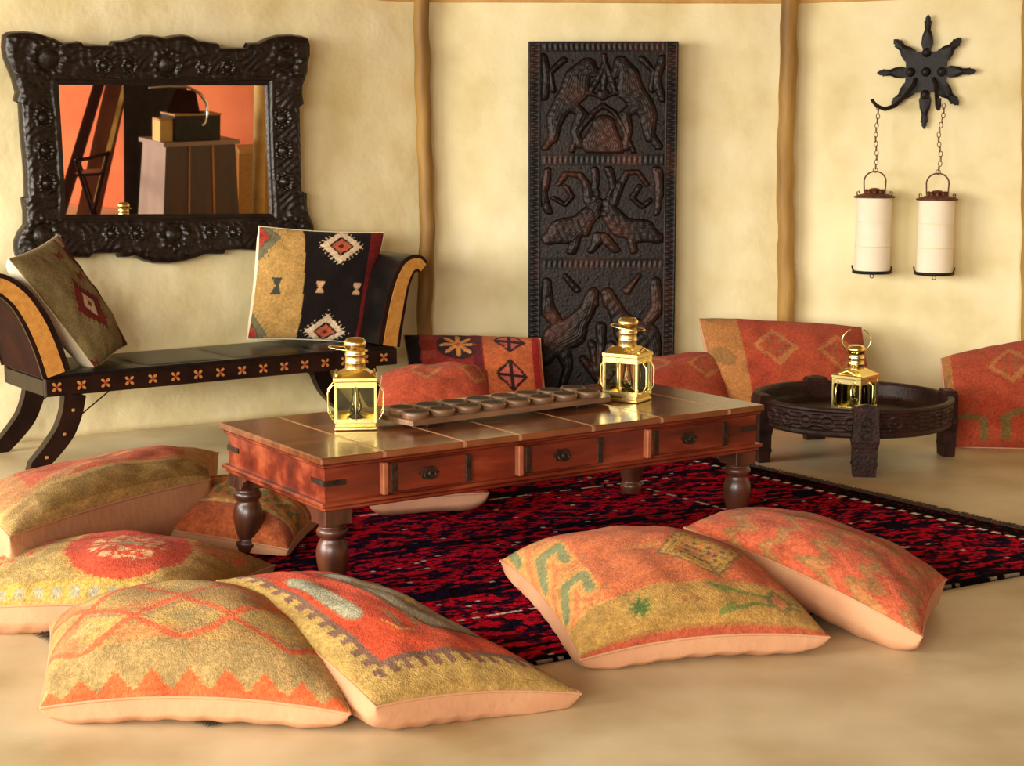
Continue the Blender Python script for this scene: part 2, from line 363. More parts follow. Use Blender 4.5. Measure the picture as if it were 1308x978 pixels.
# ================================================================== brass lanterns
def lantern(loc, rz, label, s=1.0, ring=('flat', 0), body=(.062, .052, .150), top=1.0):
    t = empty('brass_lantern', loc, rz, label, 'lantern', 'brass lanterns'); t.scale = (s, s, s)
    wx, wy, h = body
    b = MB().box((-wx-.004, -wy-.004, 0), (wx+.004, wy+.004, .010), .002).box((-wx, -wy, .010), (wx, wy, .022), .002); b.build('base', M['brass'], t)
    for sx in (-1, 1):
        for sy in (-1, 1):
            MB().box((sx*wx-.004, sy*wy-.004, .022), (sx*wx+.004, sy*wy+.004, h), .001).build('post', M['brass'], t)
    # each door frame with a pane
    for ax, sg in (('x', -1), ('x', 1), ('y', -1), ('y', 1)):
        if ax == 'y': rs = [((-wx, sg*wy-.002, h-.018), (wx, sg*wy+.002, h)), ((-wx, sg*wy-.002, .022), (wx, sg*wy+.002, .034)), ((-.0018, sg*wy-.004, .03), (.0018, sg*wy-.0005, h-.01))]; gp = ((-wx+.005, sg*wy*.97-.001, .030), (wx-.005, sg*wy*.97+.001, h-.014))
        else: rs = [((sg*wx-.002, -wy, h-.018), (sg*wx+.002, wy, h)), ((sg*wx-.002, -wy, .022), (sg*wx+.002, wy, .034))]; gp = ((sg*wx*.97-.001, -wy+.005, .030), (sg*wx*.97+.001, wy-.005, h-.014))
        for i_, r_ in enumerate(rs): MB().box(*r_).build(('top_rail', 'bottom_rail', 'glazing_bar')[i_], M['brass'], t)
        MB().box(*gp).build('pane', M['glass'], t)
    # guard wires with cut corners, two on each side
    q = .024
    for sg in (-1, 1):
        for y_ in (-wy*.55, wy*.55):
            g = MB(); g.tube([(sg*wx, y_, h-.012), (sg*(wx+q*.4), y_, h-.012), (sg*(wx+q), y_, h-.034), (sg*(wx+q), y_, .055), (sg*(wx+q*.45), y_, .030), (sg*wx, y_, .028)], .0026, 6); g.build('guard_wire', M['brass'], t)
    for sg in (-1, 1):
        g = MB(); g.tube([(0, sg*wy, h-.012), (0, sg*(wy+q*.7), h-.025), (0, sg*(wy+q*.7), .050), (0, sg*wy, .028)], .0026, 6); g.build('guard_wire', M['brass'], t)
    # hood: eave band, sloping roof, chimney with rings
    r = MB().box((-wx-.007, -wy-.007, h), (wx+.007, wy+.007, h+.016), .003)
    zt = h+.016; a, c = .030, .034
    v = [(-wx, -wy, zt), (wx, -wy, zt), (wx, wy, zt), (-wx, wy, zt), (-a, -a, zt+.02), (a, -a, zt+.02), (a, a, zt+.02), (-a, a, zt+.02)]
    r.add(v, [(0, 1, 5, 4), (1, 2, 6, 5), (2, 3, 7, 6), (3, 0, 4, 7), (4, 5, 6, 7)])
    for sx in (-1, 1): r.tube([(sx*wx*.95, -wy*.6, zt+.002), (sx*wx*.95, 0, zt+.016), (sx*wx*.95, wy*.6, zt+.002)], .004, 8)
    r.build('hood', M['brass'], t)
    z = zt+.018; hh = .072*top
    pr = [(.032, z), (.031, z+hh*.20), (.033, z+hh*.23), (.031, z+hh*.26), (.031, z+hh*.45), (.033, z+hh*.48), (.031, z+hh*.51), (.0305, z+hh*.72), (.035, z+hh*.75), (.035, z+hh*.88), (.026, z+hh), (0, z+hh)]
    MB().lathe(pr, (0, 0, 0), 20).build('chimney', M['brass'], t)
    zr = z+hh*.66; k = MB()
    if ring[0] == 'flat':
        k.torus((ring[1], 0, zr), .060, .0024, Matrix.Rotation(.12, 3, 'Y'), n=36, sy=.75)
    else:
        pts = [(.052*math.sin(a_), 0, z+hh*.95+.034-.050*math.cos(a_)) for a_ in np.linspace(-2.6, 2.6, 40) if abs(a_) > .62]
        for side in (-1, 1):
            ex_, ey_ = math.cos(-rz), math.sin(-rz)
            P = [(.055*math.sin(a_)*side*ex_, .055*math.sin(a_)*side*ey_, z+hh*.70+.046-.046*math.cos(a_)) for a_ in np.linspace(.75, 2.7, 18)]
            k.tube(P, .0028, 8)
    k.build('carrying_ring', M['brass'], t)
    # burner with a slim glass
    bu = MB().lathe([(.030, .022), (.030, .032), (.022, .038), (.012, .044), (.010, .058), (0, .060)], (0, 0, 0), 18).build('burner', M['wick'], t)
    MB().lathe([(.014, .046), (.020, .062), (.016, .08), (.011, .10), (.011, .140)], (0, 0, 0), 18).build('burner_glass', M['glass'], bu)
    return t
q = Z(455, 546, .42); lantern((q[0], q[1], .4215), .10, 'brass lantern on the left end of the coffee table', .98, ('flat', -.022), top=1.35)
q = Z(801, 511, .42); lantern((q[0], q[1], .4215), -.55, 'brass lantern on the table against the dark carved panel', 1.0, ('flat', 0), top=1.35)
# ================================================================== round tray table
cx, cy = Z(1089, 503, .262)[:2]; TR = .408
tr = empty('tray_table', (cx, cy, 0), 0, 'low round dark carved wooden tray table with four square legs', 'table')
nu = 300; prof = [(.0, .182), (.20, .180), (.345, .180), (.375, .195), (.385, .26), (.398, .263), (TR, .258), (TR+.002, .250), (TR-.004, .240), (TR-.008, .18), (TR-.012, .165), (TR-.008, .155), (TR-.03, .143), (TR-.1, .138), (0, .138)]
pf = []
for (a, b) in zip(prof[:-1], prof[1:]):
    k_ = 24 if (abs(a[1]-b[1]) > .05 and a[0] > .39) else 4
    for t in np.linspace(0, 1, k_, endpoint=False): pf.append((a[0]*(1-t)+b[0]*t, a[1]*(1-t)+b[1]*t))
pf.append(prof[-1]); pf = np.array(pf)
TH_ = np.linspace(0, 2*PI, nu, endpoint=False); R = np.repeat(pf[None, :, 0], nu, 0).copy(); ZZ = np.repeat(pf[None, :, 1], nu, 0)
A = TH_[:, None] + 0*R; side = (R > TR-.0085) & (ZZ < .243) & (ZZ > .158)
S = A*TR; per = 2*PI*TR/28; du = (S+per/2) % per-per/2; dv = ZZ-.205; rr_ = np.hypot(du, dv)
car = .004*np.cos(np.clip(rr_, 0, .032)/.032*PI*2.5); car = np.where(rr_ < .032, car, -.002+.003*np.cos(dv*400))
R = R+np.where(side, car, 0)
P = np.stack([R*np.cos(A), R*np.sin(A), ZZ], -1); grid('tray', P, M['tray_wood'], tr, closeu=True, flip=True)
for (px, py, zb) in ((1100, 603, 0), (1207, 581, 0), (963, 560, 0), (1050, 547, 0)):
    g = Z(px, py, 0) if px != 963 else np.array([cx-.36, cy-.09, 0]);
    if px == 1050: g = np.array([cx-.07, cy+.36, 0])
    an = math.atan2(g[1]-cy, g[0]-cx); rad = TR-.005
    b = MB(); s = .045
    lv = [(s*.95, 0), (s*1.02, .04), (s*1.05, .05), (s*1.05, .11), (s*1.2, .14), (s*1.1, .20), (s*1.1, .262), (s*.9, .277), (s*.2, .284)]
    v = []; f = []
    for i_, (w_, z_) in enumerate(lv):
        v += [(-w_*.55, -w_, z_), (w_*.55, -w_, z_), (w_*.55, w_, z_), (-w_*.55, w_, z_)]
        if i_: f += [((i_-1)*4+j, (i_-1)*4+(j+1) % 4, i_*4+(j+1) % 4, i_*4+j) for j in range(4)]
    f += [(3, 2, 1, 0), tuple(range(len(v)-4, len(v)))]
    b.add(v, f)
    for zc in (.165, .215): b.torus((s*.62, 0, zc), .018, .004, Matrix.Rotation(PI/2, 3, 'Y'), n=16)
    for zc in (.045, .052, .118, .126): b.box((-s*.63, -s*1.12, zc), (s*.63, s*1.12, zc+.004))
    o = b.build('leg', M['tray_wood'], tr, loc=((rad)*math.cos(an), (rad)*math.sin(an), 0)); o.rotation_euler = (0, 0, an)
lantern((cx+.003, cy-.03, .1835), .85, 'brass lantern with upright ring standing in the round tray', 1.08, ('up', 0), body=(.064, .058, .140), top=1.25)
# ================================================================== hanging star bracket and drum lanterns
a = np.array(WP[2]); b = np.array(WP[3]); d = (b-a)/np.linalg.norm(b-a); WR_n = np.array([d[1], -d[0], 0.]); WR_d = np.array([d[0], d[1], 0])
def WR(px, py, off=.02): return onplane(px, py, np.array([a[0], a[1], 0])+WR_n*off, WR_n)
sc = WR(1183, 92, .03); wang = math.atan2(d[1], d[0])
st = empty('star_wall_bracket', sc, wang, 'black iron eight-pointed star bracket with two hooks on the wall', 'wall bracket')
u = np.linalg.norm(WR(1233, 92)-WR(1133, 92))/100   # metres per pixel along the wall
uz = abs(WR(1183, 140)[2]-WR(1183, 40)[2])/100
b = MB(); s = 27*u; poly = []
for i in range(48):
    t = 2*PI*i/48; rr = s/max(abs(math.cos(t)), abs(math.sin(t)))*(1-.04*abs(math.sin(6*t)))
    rr = min(rr, s*1.28); poly.append((rr*math.cos(t), rr*math.sin(t)))
b.prism(poly, 1, -.006, .006); b.build('plate', M['black_iron'], st)
spk = [(0, 26), (4, 28), (6.5, 36), (5.5, 46), (3.2, 54), (3.6, 62), (4.2, 64), (2.6, 66), (2.8, 69), (0, 74)]
for i in range(8):
    t = PI/2+i*PI/4; L_ = 1.0 if i % 4 == 0 else (.86 if i % 2 == 0 else .84)
    q = [(x, y) for x, y in spk]; full = [(x, y) for x, y in q]+[(-x, y) for x, y in q[::-1][1:-1]]
    full = [(x*u*1.2, y*u*L_) for x, y in full]
    if i % 2: full = [(x*1.25, y*.98) for x, y in full]
    rt = [(x*math.sin(t)+y*math.cos(t), -x*math.cos(t)+y*math.sin(t)) for x, y in full]
    # ridge in the middle
    cm = (sum(p[0] for p in rt)/len(rt), sum(p[1] for p in rt)/len(rt)); n_ = len(rt)
    v = [(p[0], -.003, p[1]) for p in rt]+[(cm[0], -.012, cm[1])]+[(p[0], .003, p[1]) for p in rt]
    f = [(j, (j+1) % n_, n_) for j in range(n_)]+[(j, (j+1) % n_, n_+1+(j+1) % n_, n_+1+j) for j in range(n_)]+[tuple(range(n_+1, 2*n_+1))]
    MB().add(v, f).build('star_point', M['black_iron'], st)
for dx, dz in ((0, 25), (-20, 0), (0, 0), (20, 0), (0, -29)):
    b = MB(); hs = [(.0, -.034), (.010, -.033), (.017, -.027), (.021, -.015), (.0225, -.006)]
    n_ = 16; v = []; f = []
    b.lathe([(r_, -z_) for r_, z_ in hs][::-1], (0, 0, 0), n_)
    b.v = [(p[0], -p[2], p[1]) for p in b.v]
    b.build('boss', M['black_iron'], st, loc=(dx*u, 0, dz*u))
hkL = [(-13, -.012, -8), (-14, -.03, -16), (-24, -.06, -32), (-36, -.09, -44), (-47, -.11, -48), (-57, -.12, -44), (-62, -.125, -38), (-63, -.125, -35)]
hkR = [(10, -.012, -8), (14, -.03, -16), (17, -.06, -32), (19, -.09, -44), (21, -.11, -48), (22.5, -.12, -44), (22.5, -.125, -38), (22, -.125, -35)]
for hk in (hkL, hkR):
    hk3 = [(x*u, y, z*u) for x, y, z in hk]; MB().tube(hk3, [.009, .010, .011, .011, .010, .0085, .008, .010], 10).build('hook', M['black_iron'], st)
MB().prism([(-(.004), -27*u), (.004, -27*u), (.003, -38*u), (-.003, -38*u)], 1, -.004, .004).build('peg', M['black_iron'], st)
def drum(hpx, hpy, cxp, top, bot, yoff, label, bend):
    # hook point, lantern centre, pixel rows of the drum's top and bottom rims
    A = WR(hpx, hpy, yoff); T_ = WR(cxp, top, yoff); B_ = WR(cxp, bot, yoff)
    T_[0] = T_[0]; H = T_[2]-B_[2]; r = 25.5*u*.90
    t = empty('drum_lantern', (T_[0], T_[1], T_[2]), wang, label, 'hanging lantern', 'white drum lanterns')
    MB().lathe([(r, -H+.006), (r*1.0, -H*.66), (r*1.004, -H*.655), (r, -H*.65), (r, -H*.33), (r*1.004, -H*.325), (r, -H*.32), (r, -.004)], (0, 0, 0), 40).build('drum_shade', M['paper'], t)
    for fz in (.325, .655): MB().torus((0, 0, -H*fz), r*1.002, .0022, n=40, m=6).build('hoop', M['plaster'], t)
    cp = MB().lathe([(r*1.14, -.006), (r*1.18, 0), (r*.95, .008), (r*.55, .016), (r*.4, .020), (r*.36, .034), (r*.2, .040), (0, .042)], (0, 0, 0), 32)
    for i in range(9):
        q_ = 2*PI*i/9; cp.lathe([(.009, 0), (.010, .012), (.005, .022), (0, .024)], (r*.5*math.cos(q_), r*.5*math.sin(q_), .012), 8)
    for sg in (-1, 1): cp.tube([(sg*r*.98, 0, .004), (sg*r*1.0, 0, .022), (sg*r*.90, 0, .026), (sg*r*.86, 0, .014)], .003, 6)
    cp.build('lid', M['rust_iron'], t)
    rb = MB().torus((0, 0, -H), r*1.05, .008, n=36); rb.tube([(-r*1.02, 0, -H), (-r*1.1, -.01, -H+.012), (-r*1.13, -.012, -H+.03)], .004, 6); rb.tube([(r*1.02, 0, -H), (r*1.1, -.01, -H+.012), (r*1.13, -.012, -H+.03)], .004, 6)
    rb.lathe([(r*1.02, -.003), (r*1.02, .003), (0, .003)], (0, 0, -H), 32)
    rb.build('bottom_ring', M['black_iron'], t)
    MB().torus((0, 0, -H-.022), .009, .002, Matrix.Rotation(PI/2, 3, 'X'), n=14, m=6).tube([(0, 0, -H), (0, 0, -H-.014)], .0025, 6).build('bottom_loop', M['black_iron'], t)
    rb_ = r*.62; zb = .02
    pts = [(-rb_*.95, 0, zb)]+[(rb_*math.cos(q_), 0, zb+.052+.048*math.sin(q_)+.0) for q_ in np.linspace(PI*1.02, -.02*PI, 22)]+[(rb_*.95, 0, zb)]
    MB().tube(pts, .0035, 8).build('bail_handle', M['rust_iron'], t)
    # chain of links from hook to bail
    ztop = A[2]-T_[2]; xtop = (A-T_)@WR_d; z0 = zb+.100; ch = MB()
    n_ = max(6, int((ztop-z0)/.022)); ch.torus((0, 0, z0+.006), .011, .0018, Matrix.Rotation(PI/2, 3, 'X'), n=14, m=6)
    for i in range(n_):
        w_ = (i+.5)/n_; x_ = xtop*w_+bend*math.sin(w_*9)*.008; zz_ = z0+.012+(ztop-z0-.012)*w_
        Mx = Matrix.Rotation(PI/2*(i % 2)+.4, 3, 'Z') @ Matrix.Rotation(PI/2, 3, 'Y')
        ch.torus((x_, .002*math.sin(i), zz_), .0085, .0019, Mx, n=12, m=6, sx=1.55)
    ch.build('chain', M['rust_iron'], t); return t
drum(1121, 134, 1117, 251, 347, .145, 'left of the two white drum lanterns hanging on a chain', .5)
drum(1204, 132, 1197, 254, 349, .145, 'right of the two white drum lanterns hanging on a chain', 1)
# ================================================================== carved panel on the back wall
PY = 7.70
a = Y(675, 52, PY); b = Y(868, 50, PY); PW = b[0]-a[0]; PZ1 = a[2]; PZ0 = .004; PH = PZ1-PZ0
cpn = empty('carved_panel', (a[0], PY+.03, PZ0), 0, 'tall dark carved wooden panel with three animal scenes on the wall', 'wall panel')
cpn.rotation_euler = (-.012, 0, 0)
def capsule(X, Yv, p, q, r):
    p = np.array(p); q = np.array(q); dx, dy = q-p; l2 = dx*dx+dy*dy+1e-9
    t = np.clip(((X-p[0])*dx+(Yv-p[1])*dy)/l2, 0, 1); rr = r if not hasattr(r, '__len__') else r[0]+(r[1]-r[0])*t
    return np.hypot(X-p[0]-t*dx, Yv-p[1]-t*dy)-rr
def strokes(X, Yv, caps):
    """caps: list of polylines [(x,y,r),...] -> signed distance, unit square coordinates"""
    dmin = np.full(X.shape, 9.)
    for pl in caps:
        for i in range(len(pl)-1):
            dmin = np.minimum(dmin, capsule(X, Yv, pl[i][:2], pl[i+1][:2], (pl[i][2], pl[i+1][2])))
    return dmin
def mirr(caps): return caps+[[(1-p[0], p[1], p[2]) for p in pl] for pl in caps]
top = mirr([[(.10, .14, .035), (.12, .34, .05), (.20, .52, .07), (.27, .62, .085), (.30, .78, .07), (.36, .90, .05), (.42, .80, .035)],
            [(.27, .62, .04), (.40, .60, .022), (.47, .57, .016)], [(.22, .50, .05), (.33, .40, .035), (.28, .22, .03), (.32, .08, .03)],
            [(.14, .34, .045), (.10, .18, .03), (.04, .06, .03)], [(.18, .93, .025), (.08, .80, .02), (.10, .62, .02)], [(.02, .95, .03), (.05, .75, .03), (.03, .55, .025)]])
top += [[(.50, .98, .02), (.50, .62, .02)], [(.40, .62, .02), (.50, .90, .025), (.60, .62, .02)], [(.50, .60, .04), (.50, .58, .04)],
        [(.26, .02, .02), (.33, .26, .02), (.42, .42, .02), (.50, .48, .02), (.58, .42, .02), (.67, .26, .02), (.74, .02, .02)], [(.50, .30, .07), (.50, .10, .12)]]
mid = mirr([[(.06, .22, .05), (.20, .30, .10), (.34, .36, .07), (.42, .50, .05), (.47, .62, .03)], [(.40, .60, .03), (.36, .80, .03), (.30, .92, .025), (.20, .92, .02), (.14, .80, .02)],
            [(.05, .95, .03), (.03, .70, .03), (.07, .50, .025)], [(.20, .78, .02), (.26, .66, .02), (.20, .58, .02), (.12, .64, .02)], [(.28, .24, .03), (.24, .08, .03)], [(.45, .48, .045), (.36, .30, .05)],
            [(.44, .95, .03), (.42, .78, .025), (.45, .70, .02)], [(.60, .55, .01), (.56, .66, .03)], [(.40, .10, .03), (.48, .22, .04)]])
bot = mirr([[(.05, .30, .05), (.14, .46, .09), (.28, .52, .09), (.38, .66, .05), (.44, .80, .04), (.46, .72, .02)], [(.05, .90, .03), (.04, .70, .05), (.12, .60, .04)], [(.18, .36, .05), (.24, .20, .03), (.18, .05, .03)],
            [(.50, .10, .03), (.42, .40, .03)], [(.50, .10, .03), (.34, .30, .025)], [(.20, .95, .02), (.30, .84, .025)]]) + [[(.50, .05, .03), (.50, .55, .03)]]
def field(name, x0, x1, z0, z1, caps, seed):
    w, h = x1-x0, z1-z0; n, m_ = 190, int(190*h/w); X, V = np.meshgrid(np.linspace(0, 1, n), np.linspace(0, 1, m_), indexing='ij')
    wob = .012*snoise(X, V, seed, 2)
    d = strokes(X+wob, V-wob, [[(p[0], p[1], p[2]*1.42) for p in pl] for pl in caps]); e_ = np.minimum(np.minimum(X, 1-X)*w, np.minimum(V, 1-V)*h)
    hgt = .013*(1-np.clip(-(-d)/.03, 0, 1))
    body = np.clip(-d/.045, 0, 1); hgt = np.where(d < 0, .006+.014*np.sqrt(body), -.001)
    groove = np.exp(-(d/.010)**2)*.006; hgt = hgt-groove; hgt += .0012*snoise(X, V, seed+3, 14)
    hgt = np.where(d < -.012, hgt-.0016*np.clip(np.sin(d*320), 0, 1), hgt)
    hgt *= np.clip(e_/.008, 0, 1)
    P = np.stack([x0+X*w, -.012-hgt, z0+V*h], -1)
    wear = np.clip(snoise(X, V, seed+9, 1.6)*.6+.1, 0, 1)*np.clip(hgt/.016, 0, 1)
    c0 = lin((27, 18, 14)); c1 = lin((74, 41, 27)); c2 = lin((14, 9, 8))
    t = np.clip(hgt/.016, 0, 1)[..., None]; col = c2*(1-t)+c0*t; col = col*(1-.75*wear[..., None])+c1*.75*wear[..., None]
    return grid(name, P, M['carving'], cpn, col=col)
bw = .030*PW/.30
hz = [0, PH]
def rail(x0, x1, z0, z1, vertical, seed):
    n = max(int((x1-x0)/.004), 8); m_ = max(int((z1-z0)/.004), 8); X, V = np.meshgrid(np.linspace(x0, x1, n), np.linspace(z0, z1, m_), indexing='ij')
    s_ = V if vertical else X; t_ = ((X-x0)/(x1-x0) if vertical else (V-z0)/(z1-z0))
    h = .003*np.sin(s_*2*PI/.026)*np.exp(-((t_-.5)/.22)**2)+.003*(np.abs(t_-.5) > .36)
    e_ = np.minimum(np.minimum(X-x0, x1-X), np.minimum(V-z0, z1-V)); h = np.where(e_ < .003, -.02, h+.004)
    P = np.stack([X, -.014-h, V], -1); wear = np.clip(snoise(X, V, seed, 2.5)*.7, 0, 1)[..., None]
    col = lin((22, 15, 12))*(1-.45*wear)+lin((84, 46, 30))*.45*wear
    grid('stile' if vertical else 'rail', P, M['carving'], cpn, col=col)
MB().box((0, -.012, 0), (PW, .012, PH), .002).build('backing_board', M['ebony'], cpn)
bw = .062
rail(0, bw, 0, PH, True, 1); rail(PW-bw, PW, 0, PH, True, 2)
zr = lambda py: Y(700, py, PY)[2]-PZ0
T0, T1, B0, B1 = zr(196), zr(212), zr(330), zr(345)
rail(bw, PW-bw, PH-.055, PH, False, 3); rail(bw, PW-bw, T1, T0, False, 4); rail(bw, PW-bw, B1, B0, False, 5); rail(bw, PW-bw, 0, .05, False, 6)
field('carved_scene', bw, PW-bw, T0, PH-.055, top, 11); field('carved_scene', bw, PW-bw, B0, T1, mid, 12); field('carved_scene', bw, PW-bw, .05, B1, bot, 13)
# ================================================================== mirror
wa = np.array(WP[0]); wb = np.array(WP[1]); wd = (wb-wa)/np.linalg.norm(wb-wa); wla = math.atan2(wd[1], wd[0])
wn = np.array([wd[1], -wd[0], 0.]); AL = .047
mn = np.array([wn[0]*math.cos(AL), wn[1]*math.cos(AL), -math.sin(AL)])
m0 = np.array([wa[0], wa[1], 0.])+wn*.075; m0 = onplane(205, 190, m0, wn)
ex = np.array([wd[0], wd[1], 0.]); ez = np.cross(ex, -mn); ez = ez if ez[2] > 0 else -ez
mr = empty('wall_mirror', m0, 0, 'large mirror in a heavy black carved frame hanging above the bench', 'mirror')
mr.rotation_euler = Matrix((ex, -mn, ez)).transposed().to_euler()
def ML(px, py, off=0.):
    p = onplane(px, py, m0+mn*off, mn)-m0; return (p@ex, p@ez)
outer = [(3.4, 45), (9, 41), (15, 40), (30, 39.5), (44, 41), (64, 47), (79, 54), (90, 53), (99.5, 52), (100.5, 56.4), (120, 56.5), (140, 57), (142, 52), (150, 51.5), (158.6, 51), (168, 48), (179, 44.3), (193, 44.5), (209, 47), (221, 44.6), (233, 43.6), (242, 45.5), (249.7, 50.4), (263, 52.5), (276.7, 54.4), (278, 60), (296, 60.3), (315.5, 60.5), (315.5, 54.4), (329, 53.7), (341, 48), (354, 44.3), (370, 43.5), (384.6, 45.3), (392, 48),
         (394, 55.4), (394, 68), (391, 80.7), (391, 89), (388, 97.6), (384, 107.7), (384, 120), (386, 131), (380.6, 132), (381, 170), (382, 210), (383, 246), (389.7, 246.7), (389.7, 263), (393, 275), (398, 286.5), (399, 293), (398, 305), (392, 318),
         (378, 324), (358, 325), (337, 323), (325.6, 320), (305, 319), (285, 320), (283.4, 325), (270, 325), (260, 325), (247, 330), (232.8, 334), (214, 337), (195.7, 336.5), (181, 333), (168.7, 327), (159, 329), (150, 328.7), (148.4, 323.6), (130, 324), (111, 325), (110, 330), (91, 329), (70, 330), (45, 331), (20, 327),
         (18, 316), (18.6, 307), (23, 296), (30, 286.5), (30, 270), (27, 253), (32, 252.8), (30, 210), (26, 170), (23.6, 129.6), (17.5, 128.6), (20, 118), (15, 100), (8.4, 84), (4, 72), (2.5, 60.5)]
inn = [(75, 108.4), (337.6, 109.4), (344, 272.4), (84.3, 273.7)]
o2 = np.array([ML(*p) for p in outer]); i2 = np.array([ML(*p) for p in inn])
ncorner = [0, 34, 53, 72]; N_ = len(o2)
seg = [0, 34, 53, 78, N_]
def resamp(pts, n): 
    d_ = np.r_[0, np.cumsum(np.hypot(*np.diff(pts, axis=0).T))]; t = np.linspace(0, d_[-1], n); return np.stack([np.interp(t, d_, pts[:, 0]), np.interp(t, d_, pts[:, 1])], -1)
Oc = []; Ic = []
cl = np.vstack([o2, o2[:1]])
for k_, nn in zip(range(4), (330, 230, 330, 230)):
    s_ = resamp(cl[seg[k_]:seg[k_+1]+1], nn)[:-1]; Oc.append(s_)
    p, q = i2[k_], i2[(k_+1) % 4]; tt = np.linspace(0, 1, nn)[:-1, None]; Ic.append(p+(q-p)*tt)
Oc = np.vstack(Oc); Ic = np.vstack(Ic); nS = len(Oc); nt = 46
t = np.linspace(0, 1, nt); Pxy = Ic[:, None]+(Oc-Ic)[:, None]*t[None, :, None]
X, Zc = Pxy[..., 0], Pxy[..., 1]; tt = np.broadcast_to(t, X.shape)
base = np.interp(tt, [0, .02, .10, .12, .2, .55, .85, .96, 1], [0, .016, .020, .030, .024, .040, .046, .036, 0])
# carved foliage: lobes, veins and centre cartouches
ctrs = [(.5*(i2[0]+i2[1])+np.array([0, .085]), .075), (.5*(i2[2]+i2[3])+np.array([0, -.085]), .075), (o2[4]*.5+i2[0]*.5, .085), (o2[33]*.5+i2[1]*.5, .085), (o2[53]*.5+i2[2]*.5, .085), (o2[78]*.5+i2[3]*.5, .085)]
for q_ in (.2, .32, .68, .8):
    ctrs.append((i2[0]*(1-q_)+i2[1]*q_+np.array([0, .08]), .036)); ctrs.append((i2[3]*(1-q_)+i2[2]*q_+np.array([0, -.08]), .036))
for q_ in (.25, .5, .75):
    ctrs.append((i2[0]*(1-q_)+i2[3]*q_+np.array([-.08, 0]), .045)); ctrs.append((i2[1]*(1-q_)+i2[2]*q_+np.array([.07, 0]), .045))
rel = .0035*np.sin(X*95+2.5*np.sin(Zc*40))*np.sin(Zc*95+2.5*np.sin(X*37))
for c_, r_ in ctrs:
    dx, dz = X-c_[0], Zc-c_[1]; r0 = np.hypot(dx, dz)/r_; an = np.arctan2(dz, dx)
    fl_ = .012*np.exp(-(r0/.35)**2)+.010*np.exp(-((r0-.82-.08*np.cos(8*an))/.16)**2)*(0.7+.3*np.cos(16*an))-.006*np.exp(-((r0-.52)/.10)**2)
    w_ = np.clip(1.3-r0, 0, .3)/.3; rel = rel*(1-w_)+fl_*w_
rel += .0015*snoise(X, Zc, 5, 9)
win = np.clip((tt-.13)/.08, 0, 1)*np.clip((.96-tt)/.06, 0, 1); hgt = base+rel*win
P = np.stack([X, -hgt, Zc], -1); grid('carved_frame', P, M['frame_dark'], mr, closeu=True)
P2 = np.stack([Ic[:, None, 0]+(Oc-Ic)[:, None, 0]*t[None, ::45]*1.0, np.full((nS, 2), .012), Ic[:, None, 1]+(Oc-Ic)[:, None, 1]*t[None, ::45]], -1)
# sides + back as a closed skirt
sk = np.stack([np.stack([Oc[:, 0], np.zeros(nS), Oc[:, 1]], -1), np.stack([Oc[:, 0], np.full(nS, .02), Oc[:, 1]], -1), np.stack([Ic[:, 0], np.full(nS, .02), Ic[:, 1]], -1)], 1)
grid('frame_back', sk, M['frame_dark'], mr, closeu=True)
g = i2+(i2-i2.mean(0))*.02
MB().add([(p[0], -.001, p[1]) for p in g]+[(p[0], .006, p[1]) for p in g], [(0, 1, 2, 3), (7, 6, 5, 4), (0, 4, 5, 1), (1, 5, 6, 2), (2, 6, 7, 3), (3, 7, 4, 0)]).build('looking_glass', M['mirror'], mr)
# reflected part of the room: point on the reflected ray
def RF(px, py, dist):
    d_ = ray(px, py); d_ /= np.linalg.norm(d_); t_ = np.dot(m0-O0, mn)/np.dot(d_, mn); h_ = O0+d_*t_; r_ = d_-2*np.dot(d_, mn)*mn; return h_+r_*dist
RD = RF(210, 190, 1)-RF(210, 190, 0); RD2 = RD[:2]/np.linalg.norm(RD[:2])
# ================================================================== bench
bA = .63; bo = np.array([-1.85, 6.14]); BLn = 1.64; bux = np.array([math.cos(bA), math.sin(bA)]); buy = np.array([-math.sin(bA), math.cos(bA)])
bn = empty('bench', (bo[0], bo[1], 0), bA, 'black leather bench with scrolled arms and flower-inlaid front rail under the mirror', 'bench')
def BP(px, py, yl):
    """pixel -> bench-local x,z (and world point) on the vertical plane yl behind the bench front"""
    n = np.array([-buy[0], -buy[1], 0]); p0 = np.array([bo[0]+buy[0]*yl, bo[1]+buy[1]*yl, 0]); p = onplane(px, py, p0, n); return p
def BQ(px, py, yl=0):
    p = BP(px, py, yl); return ((p[:2]-bo)@bux, p[2])
BD = .50
# seat: crowned upholstered pad in four panels + front and back rails
zt, zb = .365, .290
MB().box((0, 0, zb), (BLn, .03, zt), .004).build('front_rail', M['bench_wood'], bn)
MB().box((0, BD-.03, zb), (BLn, BD, zt), .004).build('back_rail', M['bench_wood'], bn)
for a_ in (.0, BLn-.03): MB().box((a_, .03, zb), (a_+.03, BD-.03, zt-.01), .002).build('end_rail', M['bench_wood'], bn)
ns = 4
for i in range(ns):
    x0, x1 = BLn*i/ns, BLn*(i+1)/ns; U, V = np.meshgrid(np.linspace(0, 1, 24), np.linspace(0, 1, 24), indexing='ij')
    ed = (1-(2*U-1)**8)*(1-(2*V-1)**10); P = np.stack([x0+.001+U*(x1-x0-.002), .004+V*(BD-.008), zt-.004+.020*np.clip(ed, 0, 1)**.6+.004*(1-(2*V-1)**2)], -1)
    grid('seat_panel', P, M['leather'], bn)
MB().box((.01, .01, zt-.03), (BLn-.01, BD-.01, zt+.012)).build('seat_board', M['leather'], bn)
